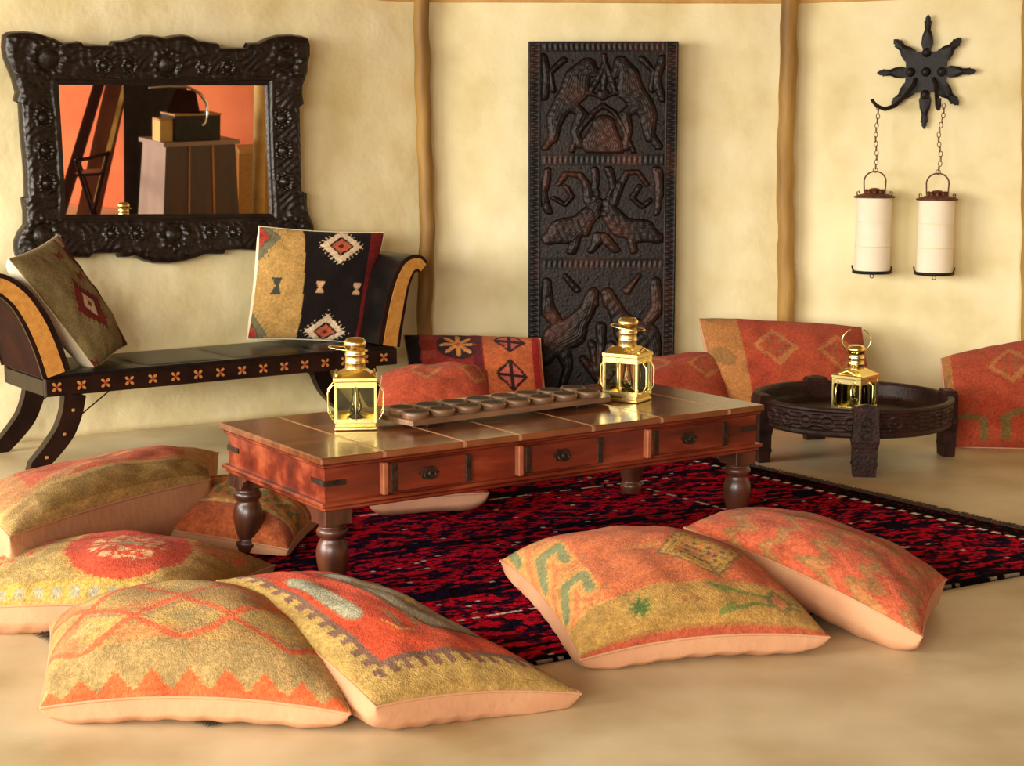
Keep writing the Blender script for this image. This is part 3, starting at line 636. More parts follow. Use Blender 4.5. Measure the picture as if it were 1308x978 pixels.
# arms: curved slab; centreline in (x,z)
def arm(side):
    pts = [BQ(*p) for p in ([(62, 475), (44, 428), (27, 385), (8, 356), (-12, 340), (-27, 340)] if side < 0 else [(497, 440), (505, 400), (512, 360), (518, 330), (529, 319), (538, 321)])]
    if side < 0: pts = [(.040, .378), (.012, .48), (-.030, .59), (-.085, .685), (-.155, .745), (-.22, .752), (-.252, .725)]
    else: pts = [(BLn-.040, .378), (BLn-.025, .46), (BLn+.0, .57), (BLn+.025, .66), (BLn+.065, .735), (BLn+.115, .750), (BLn+.140, .725)]
    P = np.array(pts); 
    tck = np.linspace(0, len(P)-1, 40); k = np.arange(len(P))
    C_ = np.stack([np.interp(tck, k, P[:, 0]), np.interp(tck, k, P[:, 1])], -1)
    for _ in range(6): C_[1:-1] = (C_[:-2]+C_[1:-1]*2+C_[2:])/4
    T_ = np.gradient(C_, axis=0); T_ /= np.linalg.norm(T_, axis=1)[:, None]; Nn = np.stack([-T_[:, 1], T_[:, 0]], -1)*(side)   # outward side? inner for side
    wi = np.interp(np.linspace(0, 1, 40), [0, .3, 1], [.046, .044, .026])
    def slab(name, offs0, offs1, y0, y1, m):
        a_ = C_+Nn*(offs0*wi)[:, None]; b_ = C_+Nn*(offs1*wi)[:, None]; n = 40; v = []; f = []
        for i in range(n):
            v += [(a_[i, 0], y0, a_[i, 1]), (b_[i, 0], y0, b_[i, 1]), (b_[i, 0], y1, b_[i, 1]), (a_[i, 0], y1, a_[i, 1])]
            if i: f += [((i-1)*4+j, (i-1)*4+(j+1) % 4, i*4+(j+1) % 4, i*4+j) for j in range(4)]
        f += [(3, 2, 1, 0), (n*4-4, n*4-3, n*4-2, n*4-1)]
        return MB().add(v, f).build(name, m, bn)
    inner = 1
    slab('arm_padding', .2, 1.35, .012, BD-.012, M['leather'])
    slab('arm_shell', -1.0, .2, .008, BD-.008, M['bench_outer'])
    for (y0, y1) in ((-.006, .008), (BD-.008, BD+.006)):
        slab('arm_border', -1.12, 1.4, y0+.001, y1, M['bench_wood'])
    slab('arm_inlay', -.72, .85, -.009, -.004, M['tan_inlay'])
arm(-1); arm(1)
# flowers along the rail
fl0 = None
for i in range(16):
    x_ = .045+i*.1015
    if fl0 is None:
        b = MB()
        for q_ in range(4):
            t_ = PI/4+q_*PI/2; pe = [(0.004, 0), (.012, .006), (.021, .005), (.024, 0), (.021, -.005), (.012, -.006)]
            b.prism([(p[0]*math.cos(t_)-p[1]*math.sin(t_), p[0]*math.sin(t_)+p[1]*math.cos(t_)) for p in pe], 1, -.0025, .001)
        fl0 = b.build('flower_inlay', M['inlay_gold'], bn); fc = MB().box((-.006, -.003, -.006), (.006, .001, .006)).build('flower_centre', M['inlay_red'], fl0)
        fl0.location = (x_, 0, (zt+zb)/2)
    else:
        c = fl0.copy(); COL.objects.link(c); c.parent = bn; c.location = (x_, 0, (zt+zb)/2); h = fc.copy(); COL.objects.link(h); h.parent = c
# sabre legs
def sabre(x0, sg, y0, front):
    prof = [(0, .29, .045), (-.012, .22, .042), (-.045, .14, .040), (-.105, .07, .036), (-.18, .0, .030)]
    P = np.array(prof); k = np.arange(5); tck = np.linspace(0, 4, 24); C_ = np.stack([np.interp(tck, k, P[:, j]) for j in range(3)], -1)
    for _ in range(4): C_[1:-1] = (C_[:-2]+C_[1:-1]*2+C_[2:])/4
    T_ = np.gradient(C_[:, :2], axis=0); T_ /= np.linalg.norm(T_, axis=1)[:, None]; Nn = np.stack([-T_[:, 1], T_[:, 0]], -1)
    a_ = C_[:, :2]+Nn*C_[:, 2:]; b_ = C_[:, :2]-Nn*C_[:, 2:]; a_[-1, 1] = b_[-1, 1] = 0; a_[:, 1] = np.maximum(a_[:, 1], 0); b_[:, 1] = np.maximum(b_[:, 1], 0)
    v = []; f = []
    for i in range(24):
        v += [(x0-sg*-a_[i, 0], y0, a_[i, 1]), (x0-sg*-b_[i, 0], y0, b_[i, 1]), (x0-sg*-b_[i, 0], y0+.05, b_[i, 1]), (x0-sg*-a_[i, 0], y0+.05, a_[i, 1])]
        if i: f += [((i-1)*4+j, (i-1)*4+(j+1) % 4, i*4+(j+1) % 4, i*4+j) for j in range(4)]
    f += [(3, 2, 1, 0), (92, 93, 94, 95)]
    l = MB().add(v, f).build('leg', M['bench_wood'], bn)
    if front:
        s_ = MB()
        for i in (5, 12, 19): s_.box((x0+sg*C_[i, 0]-.006, y0-.003, C_[i, 1]-.006), (x0+sg*C_[i, 0]+.006, y0+.001, C_[i, 1]+.006), .001)
        s_.build('stud', M['inlay_gold'], l)
sabre(.12, 1, 0, True); sabre(.12, 1, BD-.05, False); sabre(BLn-.16, -1, 0, True); sabre(BLn-.16, -1, BD-.05, False)
for y_ in (.025, BD-.025):
    MB().tube([(.06, y_, .14), (.28, y_, .295)], .003, 6).build('brace', M['iron'], bn); MB().tube([(BLn-.1, y_, .14), (BLn-.32, y_, .295)], .003, 6).build('brace', M['iron'], bn)
# ================================================================== rug
R1, R2, R3, R4 = np.array([-.64, 3.346]), np.array([1.936, 4.784]), np.array([.72, 6.48]), np.array([-2.01, 4.92])
nu, nv = 760, 520
U, V = np.meshgrid(np.linspace(0, 1, nu), np.linspace(0, 1, nv), indexing='ij')
XY = (R1*((1-U)*(1-V))[..., None]+R2*(U*(1-V))[..., None]+R3*(U*V)[..., None]+R4*((1-U)*V)[..., None])
LS, LT = 2.95, 2.08; S_, T_ = U*LS, V*LT
def rugcol():
    cs, ct = .0155, .0105
    i_ = np.floor((S_+.004*np.sin(T_*40))/cs); j_ = np.floor(T_/ct)
    dark = lin((22, 12, 24)); navy = lin((27, 16, 38)); blk = lin((17, 9, 11)); red = lin((186, 18, 40)); red2 = lin((148, 16, 34)); wine = lin((84, 12, 26)); white = lin((222, 208, 190))
    # rows of hooked lozenges: coarse lattice + broken steps
    p, q = .30, .22
    a_ = np.abs(((i_*cs)/p+.5*(np.floor(j_*ct/q) % 2)) % 1-.5)*2; b_ = np.abs((j_*ct/q) % 1-.5)*2
    d_ = np.abs(a_*1.0+b_*.9-.95)
    h1 = hashn(i_, j_, 1); h2 = hashn(np.floor(i_/3), j_, 2); h3 = hashn(np.floor(i_/7), np.floor(j_/2), 3)
    lum = .55*h2+.25*h1+.35*h3
    c = np.where((lum > .70)[..., None], red, np.where((lum > .55)[..., None], wine, navy))
    loz = (d_ < .14) | ((a_+b_) < .35)
    c = np.where((loz & (h1 > .25))[..., None], np.where((h2 > .35)[..., None], red, red2), c)
    c = np.where(((d_ > .3) & (d_ < .42) & (h1 > .3))[..., None], dark, c)
    band = (np.floor(T_/.26) % 2 == 0) & (np.abs((T_ % .26)-.13) < .05)
    c = np.where((band & (h3 < .6))[..., None], np.where((h1 > .5)[..., None], navy, blk), c)
    spk = (hashn(i_, j_, 9) > .994); c = np.where(spk[..., None], white*.7, c)
    # inner white dotted guard lines
    for tt_ in (.40, LT-.42):
        l_ = np.abs(T_-tt_) < .007; c = np.where((l_ & (hashn(np.floor(S_/.022), 0*S_, 5) > .4) & (S_ > .4) & (S_ < LS-.4))[..., None], white*.85, c)
    for ss_ in (.42, LS-.58):
        l_ = np.abs(S_-ss_) < .007; c = np.where((l_ & (hashn(np.floor(T_/.022), 0*S_, 6) > .4) & (T_ > .4) & (T_ < LT-.4))[..., None], white*.6, c)
    # end borders with dashes
    e_ = np.minimum(S_, LS-S_)
    c = np.where((e_ < .12)[..., None], np.where(((h1 > .86))[..., None], wine, blk), c)
    c = np.where(((np.abs(e_-.105) < .011) & ((T_ % .056) < .029))[..., None], white, c)
    f_ = np.minimum(T_, LT-T_); c = np.where((f_ < .035)[..., None], blk, c)
    c = np.where(((np.abs(f_-.008) < .004) & (h1 > .5))[..., None], lin((150, 130, 110)), c)
    return c*(.9+.3*snoise(S_, T_, 3, .8)[..., None].clip(-1, 1)*.6)
rc = rugcol()
zz = .010+.0018*snoise(S_, T_, 8, .7)+.0012*(hashn(np.floor(S_/.006), np.floor(T_/.006), 4)); zz = np.where((np.minimum(np.minimum(U, 1-U)*LS, np.minimum(V, 1-V)*LT) < .004), .001, zz)
rug = grid('rug', np.concatenate([XY, zz[..., None]], -1), M['pile'], col=rc)
tag(rug, 'dark red and navy hand-knotted wool rug spread on the concrete floor', 'rug')
def fringe(A, B, name, n, ln):
    v = []; f = []; d_ = (B-A)/np.linalg.norm(B-A); o_ = np.array([d_[1], -d_[0]]); c_ = (R1+R3)/2
    if (A+o_*.1-c_)@(A+o_*.1-c_) < (A-c_)@(A-c_): o_ = -o_
    for i in range(n):
        p = A+(B-A)*(i+random.random())/n; l = ln*random.uniform(.5, 1.2); q_ = p+o_*l+d_*random.uniform(-.02, .02); w_ = d_*.0022; k = len(v); h = random.uniform(.004, .016)
        m_ = (p+q_)/2+d_*random.uniform(-.006, .006)
        v += [(p[0]-w_[0], p[1]-w_[1], .006), (p[0]+w_[0], p[1]+w_[1], .006), (m_[0]+w_[0], m_[1]+w_[1], h), (m_[0]-w_[0], m_[1]-w_[1], h), (q_[0], q_[1], .002)]
        f += [(k, k+1, k+2, k+3), (k+3, k+2, k+4)]
    o = MB().add(v, f).build(name, M['fringe'], rug, fix=False); o['kind'] = 'stuff'
fringe(R2, R3, 'fringe', 2600, .05); fringe(R1, R4, 'fringe', 2600, .05)
# ================================================================== cushions
def saw(u, v, k=48, a=.007):
    t = lambda w: np.abs((w*k) % 1-.5)*2-.5
    return u+a*t(v), v+a*t(u)
def base_noise(u, v, s): return snoise(u, v, s, 5)
def q(a, n): return np.floor(a*n)/n
def put(c, m, col, w=1.0): return np.where(m[..., None], c*(1-w)+lin(col)*w, c)
def dia(u, v, cu, cv, ru, rv): return np.abs(u-cu)/ru+np.abs(v-cv)/rv
def mott(c, u, v, s, amt=.25, cols=None):
    c = c*(.86+amt*snoise(u, v, s, 7)[..., None]*.35+amt*.9*(hashn(np.floor(u*150), np.floor(v*170), s)-.5)[..., None])
    return np.clip(c, .003, 1)
def flat(u, col): return np.broadcast_to(lin(col), u.shape+(3,)).copy()
def pat_diamonds(u, v):     # C
    u, v = saw(u, v); c = flat(u, (196, 158, 88)); uu, vv = q(u, 150), q(v, 150)
    wob = .012*snoise(u, v, 4, 3)
    # lattice of big stepped diamonds
    a = ((uu+wob)*3.3+.916) % 1-.5; b = ((vv-.27)/.32) % 1-.5
    dd = np.abs(a)*1.0+np.abs(b)*1.0
    n1 = snoise(u, v, 91, 3)
    c = put(c, (dd > .5), (182, 140, 82), .7); c = put(c, (n1 > .3), (170, 140, 84), .6); c = put(c, n1 < -.6, (206, 128, 76), .6)
    c = put(c, np.abs(dd-.5) < .07, (214, 104, 62)); c = put(c, (np.abs(dd-.36) < .05) & (snoise(u, v, 12, 4) > .1), (168, 128, 92), .8)
    c = put(c, (dd < .14), (176, 150, 96), .8); c = put(c, (u < .16) & (np.abs(dd-.3) < .16), (216, 116, 74), .75)
    c = put(c, (vv < .27) & (vv > .02), (168, 138, 86)); c = put(c, (vv < .27) & (snoise(u*1.2, v*.2, 31, 5) > .6), (186, 148, 92), .7)
    tri = vv < .035+.095*(1-np.abs(((uu*9.2) % 1)-.5)*2); c = put(c, tri, (216, 102, 56))
    c = put(c, (vv < .03), (212, 104, 60)); c = put(c, (v > .88) & (np.abs(dd-.2) < .2), (210, 112, 72), .6)
    return mott(c, u, v, 3)
def pat_medallion(u, v):    # D
    u, v = saw(u, v); c = flat(u, (206, 78, 44)); uu, vv = q(u, 130), q(v, 130); e = np.minimum(uu, vv)
    cren = lambda t: (np.floor(t*30) % 2)*.045
    bd = np.minimum(uu-cren(vv)*(uu < vv), vv-cren(uu)*(vv <= uu))
    c = put(c, e < .20, (132, 96, 76)); c = put(c, bd < .118, (190, 154, 86)); c = put(c, e < .05, (182, 146, 80))
    # grey green shapes with brown outlines
    def blob(d_, c): 
        c = put(c, d_ < .03, (112, 82, 52)); c = put(c, d_ < 0, (150, 136, 108)); return c
    d1 = np.maximum(np.abs(uu-.77)-.20+.35*np.clip(.50-vv, 0, 1), np.abs(vv-.62)-.25); c = blob(d1, c)
    d2 = strokes(u, v, [[(.30, .50, .05), (.32, .76, .07)]]); c = put(c, d2 < .012, (176, 116, 84)); c = put(c, d2 < 0, (170, 164, 132))
    for (x, y) in ((.46, .42), (.57, .44)):
        d3 = strokes(u, v, [[(x-.03, y-.07, .010), (x, y, .02), (x+.01, y+.07, .006)]]); c = put(c, d3 < 0, (150, 118, 78))
    c = put(c, strokes(u, v, [[(.38, .40, .006), (.40, .33, .006), (.50, .33, .006)]]) < 0, (206, 146, 70))
    c = put(c, strokes(u, v, [[(.90, .22, .012), (.93, .40, .014)]]) < 0, (150, 112, 70))
    c = put(c, (strokes(u, v, [[(.64, .78, .010), (.72, .58, .010), (.88, .66, .010)], [(.76, .46, .008), (.82, .78, .008)]]) < 0) & (hashn(np.floor(u*60), np.floor(v*60), 2) > .3), (190, 150, 78))
    c = put(c, (u > .3) & (u < .62) & (v < .5) & (snoise(u, v, 8, 2) > .9), (204, 92, 52), .5)
    return mott(c, u, v, 6, .2)
def pat_rosette(u, v):      # G
    u, v = saw(u, v); c = flat(u, (206, 112, 66)); uu, vv = q(u, 130), q(v, 130)
    c = c*(1+.10*np.sin(v*300+snoise(u, v, 3, 4)*3))[..., None]
    c = put(c, snoise(u, v, 15, 2.5) > .9, (204, 98, 58), .6)
    # side band with hooks
    c = put(c, uu < .20, (212, 152, 84))
    hk = strokes((uu/.20) % 1, (vv*3.6) % 1, [[(.15, .15, .09), (.45, .75, .10)], [(.45, .75, .10), (.85, .75, .10)], [(.85, .75, .09), (.80, .35, .09)]])
    c = put(c, (uu < .22) & (hk < 0), (136, 138, 92)); c = put(c, (uu < .22) & (hk > .12) & (hk < .22), (218, 120, 74), .8)
    # front band
    c = put(c, (vv < .25), (186, 142, 74)); c = put(c, (vv < .25) & (snoise(u, v, 44, 6) > .8), (168, 132, 70), .7)
    d = np.hypot((u-.30)*1.1, (v-.16))-.035-.012*np.cos(8*np.arctan2(v-.16, u-.30)); c = put(c, d < .02, (166, 140, 70)); c = put(c, d < 0, (92, 112, 58))
    gr = strokes(u, v, [[(.60, .22, .012), (.70, .19, .008), (.88, .18, .008)], [(.60, .10, .012), (.70, .14, .008), (.88, .15, .008)], [(.57, .23, .012), (.62, .19, .01)], [(.57, .09, .012), (.62, .13, .01)]]); c = put(c, gr < 0, (124, 128, 62))
    d = dia(uu, vv, .80, .165, .055, .075); c = put(c, d < 1, (128, 116, 66)); c = put(c, d < .6, (196, 122, 74))
    for x in (.46, .50): c = put(c, (np.hypot(u-x, v-.16) < .014), (166, 112, 62))
    c = put(c, vv < .035, (190, 92, 62)); c = put(c, (vv < .05) & (vv > .035), (176, 120, 64))
    # hanging diamond
    d = dia(uu, vv, .62, .48, .17, .20); c = put(c, d < 1, (122, 106, 56)); c = put(c, d < .93, (206, 156, 70)); c = put(c, (d < .8) & (d > .74), (140, 112, 60))
    c = put(c, (d < .62) & (((np.floor(u*56)+np.floor(v*46)) % 3) == 0), (122, 84, 78)); c = put(c, (d < .62) & (((np.floor(u*56)-np.floor(v*46)) % 4) == 0), (216, 132, 62))
    c = put(c, (np.abs(u-.62) < .008) & (vv < .40) & (vv > .27), (150, 116, 64)); c = put(c, (np.abs(v-.56) < .014) & (u > .36) & (u < .5), (214, 142, 74))
    return mott(c, u, v, 9, .22)
def pat_zigzag(u, v):       # H
    u, v = saw(u, v); c = flat(u, (198, 96, 62)); z = (v*5.5+.45*np.abs(((u*8) % 1)-.5)*2+.16*snoise(u, v, 6, 4)) % 1
    c = put(c, (z > .45) & (z < .80), (172, 132, 76), .6); c = put(c, (z > .72) & (z < .82), (146, 118, 66), .8)
    c = put(c, snoise(u, v, 17, 3) > 1.0, (206, 128, 78), .7); c = put(c, (z < .18) & (snoise(u, v, 71, 3) > 0), (214, 106, 70), .8)
    c = put(c, v < .04, (208, 106, 66)); return mott(c, u, v, 12, .3)
def pat_banded(u, v):       # A
    u, v = saw(u, v); c = flat(u, (206, 100, 62)); w = v+.015*snoise(u, v, 9, 3)
    c = put(c, snoise(u, v*2, 5, 3) > .6, (206, 150, 92), .8); c = put(c, w < .25, (158, 124, 62)); c = put(c, (w < .25) & (snoise(u, v, 7, 6) > .3), (180, 146, 78), .8); c = put(c, (w < .29) & (w > .25), (196, 158, 88))
    c = put(c, (u > .86) & (v > .2), (196, 160, 96), .8); c = put(c, (u < .16), (204, 164, 100), .6); c = put(c, v < .05, (190, 152, 88))
    return mott(c, u, v, 14, .3)
def pat_flower(u, v):       # B
    u, v = saw(u, v); c = flat(u, (178, 148, 88)); uu, vv = q(u, 80), q(v, 80)
    c = put(c, snoise(u, v, 3, 2) > .7, (192, 164, 94), .7); c = put(c, (u > .78), (158, 122, 56), .8)
    d = np.hypot((uu-.60)/.21, (vv-.46)/.33); c = put(c, d < 1.12, (196, 152, 84)); c = put(c, d < 1.0, (206, 82, 54))
    h = hashn(np.floor(u*52), np.floor(v*40), 3); k = np.abs(np.sin(uu*66))*np.abs(np.sin(vv*48))
    c = put(c, (d < .62) & (k > .35) & (h > .25), (222, 172, 120)); c = put(c, d < .14, (164, 158, 112))
    for (x, y, r) in ((.20, .50, .10), (.25, .62, .07), (.16, .36, .06), (.86, .70, .08), (.40, .88, .09)):
        d2 = np.hypot(uu-x, vv-y)/r; c = put(c, (d2 < 1.2) & (k > .3) & (h > .3), (212, 96, 62))
    c = put(c, vv < .13, (194, 160, 80)); c = put(c, (vv < .10) & ((np.floor(u*30) % 2) == 0), (170, 160, 128)); c = put(c, vv < .035, (196, 156, 84))
    c = put(c, v > .93, (206, 106, 62)); return mott(c, u, v, 16, .28)
def pat_stripes(u, v):      # E
    c = flat(u, (196, 104, 60)); c = put(c, (v > .06) & (v < .24), (186, 96, 56)); c = put(c, np.abs(v-.26) < .02, (214, 178, 110))
    c = put(c, (v > .28) & (v < .60), (202, 130, 60)); z = np.abs((v-.44)-.05*np.sign(np.sin(u*70))); c = put(c, z < .045, (128, 120, 66)); c = put(c, np.abs(v-.64) < .02, (208, 172, 104)); c = put(c, v > .68, (198, 96, 58))
    return mott(c, u, v, 18, .3)
def motif(c, u, v, cu, cv, r, ar=1.0, cols=((236, 208, 172), (40, 26, 22), (196, 100, 66), (110, 30, 28))):
    """serrated star with stepped diamond"""
    du, dv = (u-cu)/r, (v-cv)/(r*ar); a = np.arctan2(dv, du); rr = np.abs(du)+np.abs(dv)
    ser = 1+.20*(np.abs(((du-dv)*3.5) % 1-.5)*2+np.abs(((du+dv)*3.5) % 1-.5)*2-1)
    c = put(c, rr < ser, cols[0]); c = put(c, rr < .56, cols[1]); c = put(c, rr < .44, cols[2]); c = put(c, rr < .16, cols[3]); return c
def pat_black(u, v):        # J
    c = flat(u, (30, 22, 20)); uu, vv = q(u, 110), q(v, 110)
    c = put(c, u < .40-.05*v, (196, 154, 88)); c = put(c, u > .86, (116, 28, 28))
    c = motif(c, uu, vv, .63, .83, .17, .95); c = motif(c, uu, vv, .60, .10, .17, .95)
    c = motif(c, uu, vv, .02, .88, .17, 1.3, ((120, 112, 84), (96, 92, 66), (176, 62, 48), (140, 50, 40))); c = motif(c, uu, vv, .02, .06, .15, 1.3, ((120, 112, 84), (96, 92, 66), (176, 62, 48), (140, 50, 40)))
    for x in (.50, .80): c = put(c, (np.abs(uu-x) < .035*(.35+.65*np.minimum(1, np.abs(vv-.47)/.045))) & (np.abs(vv-.47) < .05), (222, 174, 130))
    c = put(c, (np.abs(uu-.17) < .035*(.35+.65*np.minimum(1, np.abs(vv-.47)/.06))) & (np.abs(vv-.47) < .07), (74, 72, 62)); return mott(c, u, v, 21, .15)
def pat_olive(u, v):        # I
    c = flat(u, (140, 124, 82)); uu, vv = q(u, 90), q(v, 90)
    c = motif(c, uu, vv, .55, .48, .24, 1.0, ((118, 34, 30), (110, 30, 28), (224, 200, 168), (150, 50, 40)))
    for x, y in ((.50, .86), (.14, .62), (.34, .70), (.93, .06)): c = put(c, (np.abs(uu-x) < .045*(.3+np.abs(vv-y)*14)) & (np.abs(vv-y) < .05), (122, 50, 38))
    c = put(c, (v > .80), (100, 24, 28)); c = put(c, (v > .82) & (v < .92) & ((np.floor(u*9) % 3) == 0), (206, 170, 140), .8); return mott(c, u, v, 23, .2)
def pat_star(u, v):         # K
    c = flat(u, (142, 44, 34)); uu, vv = q(u, 120), q(v, 90)
    c = put(c, u < .14-.03*np.abs(((v*5) % 1)-.5), (30, 20, 24)); c = put(c, (u > .14) & (u < .24) & (np.abs((v*4) % 1-.5) < .2), (166, 74, 50), .6)
    a = np.arctan2((v-.74)*.75, u-.40); r = np.hypot(u-.40, (v-.74)*.75); c = put(c, r < .15, (60, 36, 36)); c = put(c, r < .085+.045*np.cos(8*a), (224, 148, 82)); c = put(c, r < .02, (206, 90, 50))
    c = put(c, np.abs(u-.53) < .03, (96, 30, 40), .8); c = put(c, u > .57, (204, 106, 60))
    for y in (.82, .40):
        d = dia(uu, vv, .75, y, .115, .17); c = put(c, d < 1, (56, 32, 28)); c = put(c, d < .8, (200, 96, 80)); c = put(c, (d < .85) & ((np.abs(uu-.75) < .014) | (np.abs(vv-y) < .022)), (56, 32, 28))
    c = put(c, u > .91, (176, 40, 40)); c = put(c, u > .965, (206, 96, 54)); return mott(c, u, v, 25, .2)
def pat_red(seed, hooks=False, band=0.2):
    def f(u, v):
        u, v = saw(u, v); c = flat(u, (180, 78, 50)); uu, vv = q(u, 90), q(v, 70)
        c = put(c, snoise(u, v, seed, 2) > .7, (174, 66, 44), .6)
        if band: c = put(c, u < band, (184, 122, 68)); c = put(c, (u < band) & (snoise(u, v, seed+2, 4) > .6), (142, 106, 62), .7)
        for x, y in ((.42, .62), (.78, .60)):
            d = dia(uu, vv, x, y, .13, .17); c = put(c, (d < 1) & (d > .72), (186, 118, 70)); c = put(c, (d < .6) & (np.abs(uu-x) > .012) & (np.abs(vv-y) > .018), (160, 96, 62), .8)
        if hooks:
            k = strokes((uu*2.6+.2) % 1, vv*4.5, [[(.15, .35, .07), (.15, .95, .07)], [(.15, .95, .07), (.5, 1.2, .07)], [(.85, .35, .07), (.85, .95, .07)], [(.85, .95, .07), (.5, 1.2, .07)]]); c = put(c, (k < 0) & (u > band), (128, 104, 58))
        return mott(c, u, v, seed, .2)
    return f
def cushion(label, cor, Tt, Tb, pat, back='cream', floor=0.0, n=110, pinch=.06, group=None, seed=1, up=None, lift=0.0, exp=.5, sag=None, name='floor_cushion', wr=1.0, cat='cushion', piping=.0035, bulge=1.0, warp=1.0, uwarp=1.0):
    c0, c1, c2, c3 = [np.asarray(c, float) for c in cor]   # front-left, front-right, back-right, back-left
    s_ = np.sin(np.linspace(-1, 1, n)*PI/2*.92)/math.sin(PI/2*.92); U, V = np.meshgrid(s_, s_, indexing='ij')
    u2 = U*(1-pinch*(1-V**2)); v2 = V*(1-pinch*(1-U**2)); a, b = (u2+1)/2, (v2+1)/2
    Bp = c0*((1-a)*(1-b))[..., None]+c1*(a*(1-b))[..., None]+c2*(a*b)[..., None]+c3*((1-a)*b)[..., None]
    nm = np.cross((c1+c2-c0-c3), (c2+c3-c0-c1)); nm /= np.linalg.norm(nm)
    if up is not None and nm@np.asarray(up) < 0: nm = -nm
    elif up is None and nm[2] < 0: nm = -nm
    h = (np.clip(1-np.abs(U)**2.3, 0, 1)*np.clip(1-np.abs(V)**2.3, 0, 1))**exp
    edge = np.clip(1-np.abs(U), 0, 1)*np.clip(1-np.abs(V), 0, 1)
    lf = lift*((1-U**2)*.5+(1-V**2)*.5); Bp = Bp+np.array([0, 0, 1.])*lf[..., None]
    w0 = .006*snoise(U, V, seed, .7)*h+.0035*snoise(U, V, seed+5, 1.8)*h
    WU, WV = np.abs(U), np.abs(V)
    ga = .0032*wr*(np.sin(26*U+3*np.sin(5*V+seed)+seed)*np.exp(-(1-np.abs(V))/.22)+np.sin(26*V+3*np.sin(5*U+seed))*np.exp(-(1-np.abs(U))/.22))*np.clip(h*2.2, 0, 1)
    top_ = Bp+nm*(Tt*h+w0+ga*.35)[..., None]; 
    bo_ = lambda w: .045*(np.clip((1-w)/.03, 0, 1)**.6)*np.clip((w-.35)/.6, 0, 1)
    hb_ = (np.clip(1-WU**6, 0, 1)*np.clip(1-WV**6, 0, 1))**.42
    mU, mV = np.clip(1-WV**8, 0, 1), np.clip(1-WU**8, 0, 1)
    ax = (c1+c2-c0-c3)/4; ay = (c2+c3-c0-c1)/4
    out = (np.sign(U)*bo_(WU)*mU*bulge)[..., None]*ax+(np.sign(V)*bo_(WV)*mV*bulge)[..., None]*ay
    bot_ = Bp+out-nm*(Tb*hb_+ga-w0*.5)[..., None]
    if sag is not None: top_ = sag(top_); bot_ = sag(bot_)
    if floor is not None:
        fz = floor+.0015; bot_[..., 2] = np.maximum(bot_[..., 2], fz+.0006*snoise(U, V, 3, 2)); top_[..., 2] = np.maximum(top_[..., 2], fz+.002)
    ctr = Bp.reshape(-1, 3).mean(0).copy(); ctr[2] = min(bot_[..., 2].min(), top_[..., 2].min())
    t = empty(name, ctr, 0, label, cat, group)
    s1 = s_; hz = (np.clip(1-np.abs(s1)**2.3, 0, 1))**exp*Tt
    def arc(L_):
        ds = np.hypot(np.diff(s1)*L_/2, np.diff(hz)); a_ = np.r_[0, np.cumsum(ds)]; return a_/a_[-1]*2-1
    aU = arc(np.linalg.norm(c1+c2-c0-c3)/2); aV = arc(np.linalg.norm(c2+c3-c0-c1)/2); Up, Vp = np.meshgrid(aU, aV, indexing='ij')
    U, V = Up, Vp
    col = pat(((U+1)/2) if uwarp == 1 else 1-(1-(U+1)/2)**uwarp, 1-(1-(V+1)/2)**warp) if callable(pat) else None
    grid('woven_cover', top_-ctr, M['kilim'] if col is not None else M[pat], t, col=col)
    o = grid('backing', bot_-ctr, M[back], t, flip=True)
    I = list(range(0, n, 2)); loop = [top_[i, 0] for i in I]+[top_[-1, j] for j in I]+[top_[i, -1] for i in I[::-1]]+[top_[0, j] for j in I[::-1]]
    lp = [loop[0]]
    for p in loop[1:]:
        if np.linalg.norm(p-lp[-1]) > 1e-4: lp.append(p)
    if np.linalg.norm(lp[0]-lp[-1]) < 1e-4: lp.pop()
    MB().tube([p-ctr for p in lp], piping, 6, closed=True).build('piping', M[back], t, fix=False)
    return t
GF = 'kilim floor cushions around the coffee table'; GB = 'red cushions along the wall'
N6 = 150
# A, B, C left foreground stack
cushion('orange and olive striped cushion propped on the flowered cushion at far left', [Z(12, 686, .24), Z(268, 613, .19), Z(258, 618, .05)+np.array([0, .34, .05]), Z(-70, 640, .20)], .085, .20, pat_banded, 'peach', 0, N6, .05, GF, 2, lift=.02)
cushion('khaki cushion with round red flower medallion behind the diamond cushion', [Z(-60, 778, .075), Z(262, 778, .085), Z(352, 722, .05), Z(-30, 728, .07)], .12, .10, pat_flower, 'peach', 0, N6, .04, GF, 4, lift=.02, warp=1.25)
cushion('orange and mustard diamond-patterned cushion, nearest at the left front', [Z(52, 904, .045), Z(447, 912, .05), Z(410, 795, .07), Z(64, 797, .075)], .125, .09, pat_diamonds, 'peach', 0, N6+20, .035, GF, 6, lift=.055, warp=1.45)
cushion('red-orange cushion with grey medallions leaning on the diamond cushion', [Z(480, 903, .085), Z(743, 886, .035), Z(440, 736, .21), Z(277, 742, .21)], .062, .12, pat_medallion, 'peach', 0, N6+20, .055, GF, 8, lift=.02, warp=1.1)
cushion('orange cushion with mustard band, green rosette and hanging diamond', [Z(742, 843, .035), Z(1060, 814, .05), Z(905, 706, .07), Z(639, 716, .085)], .125, .09, pat_rosette, 'peach', 0, N6+20, .04, GF, 10, lift=.05, warp=1.4)
cushion('mottled red and olive zigzag cushion leaning on the rosette cushion at right', [Z(1178, 814, .055), Z(1209, 740, .07), Z(950, 668, .09), Z(874, 674, .20)], .09, .12, pat_zigzag, 'peach', 0, N6, .04, GF, 12, lift=.035, warp=1.05)
cushion('striped orange cushion behind the left rear leg of the coffee table', [Z(205, 676, .07), Z(368, 702, .035), Z(412, 652, .05), Z(262, 612, .08)], .10, .08, pat_stripes, 'peach', .012, 90, .05, GF, 14)
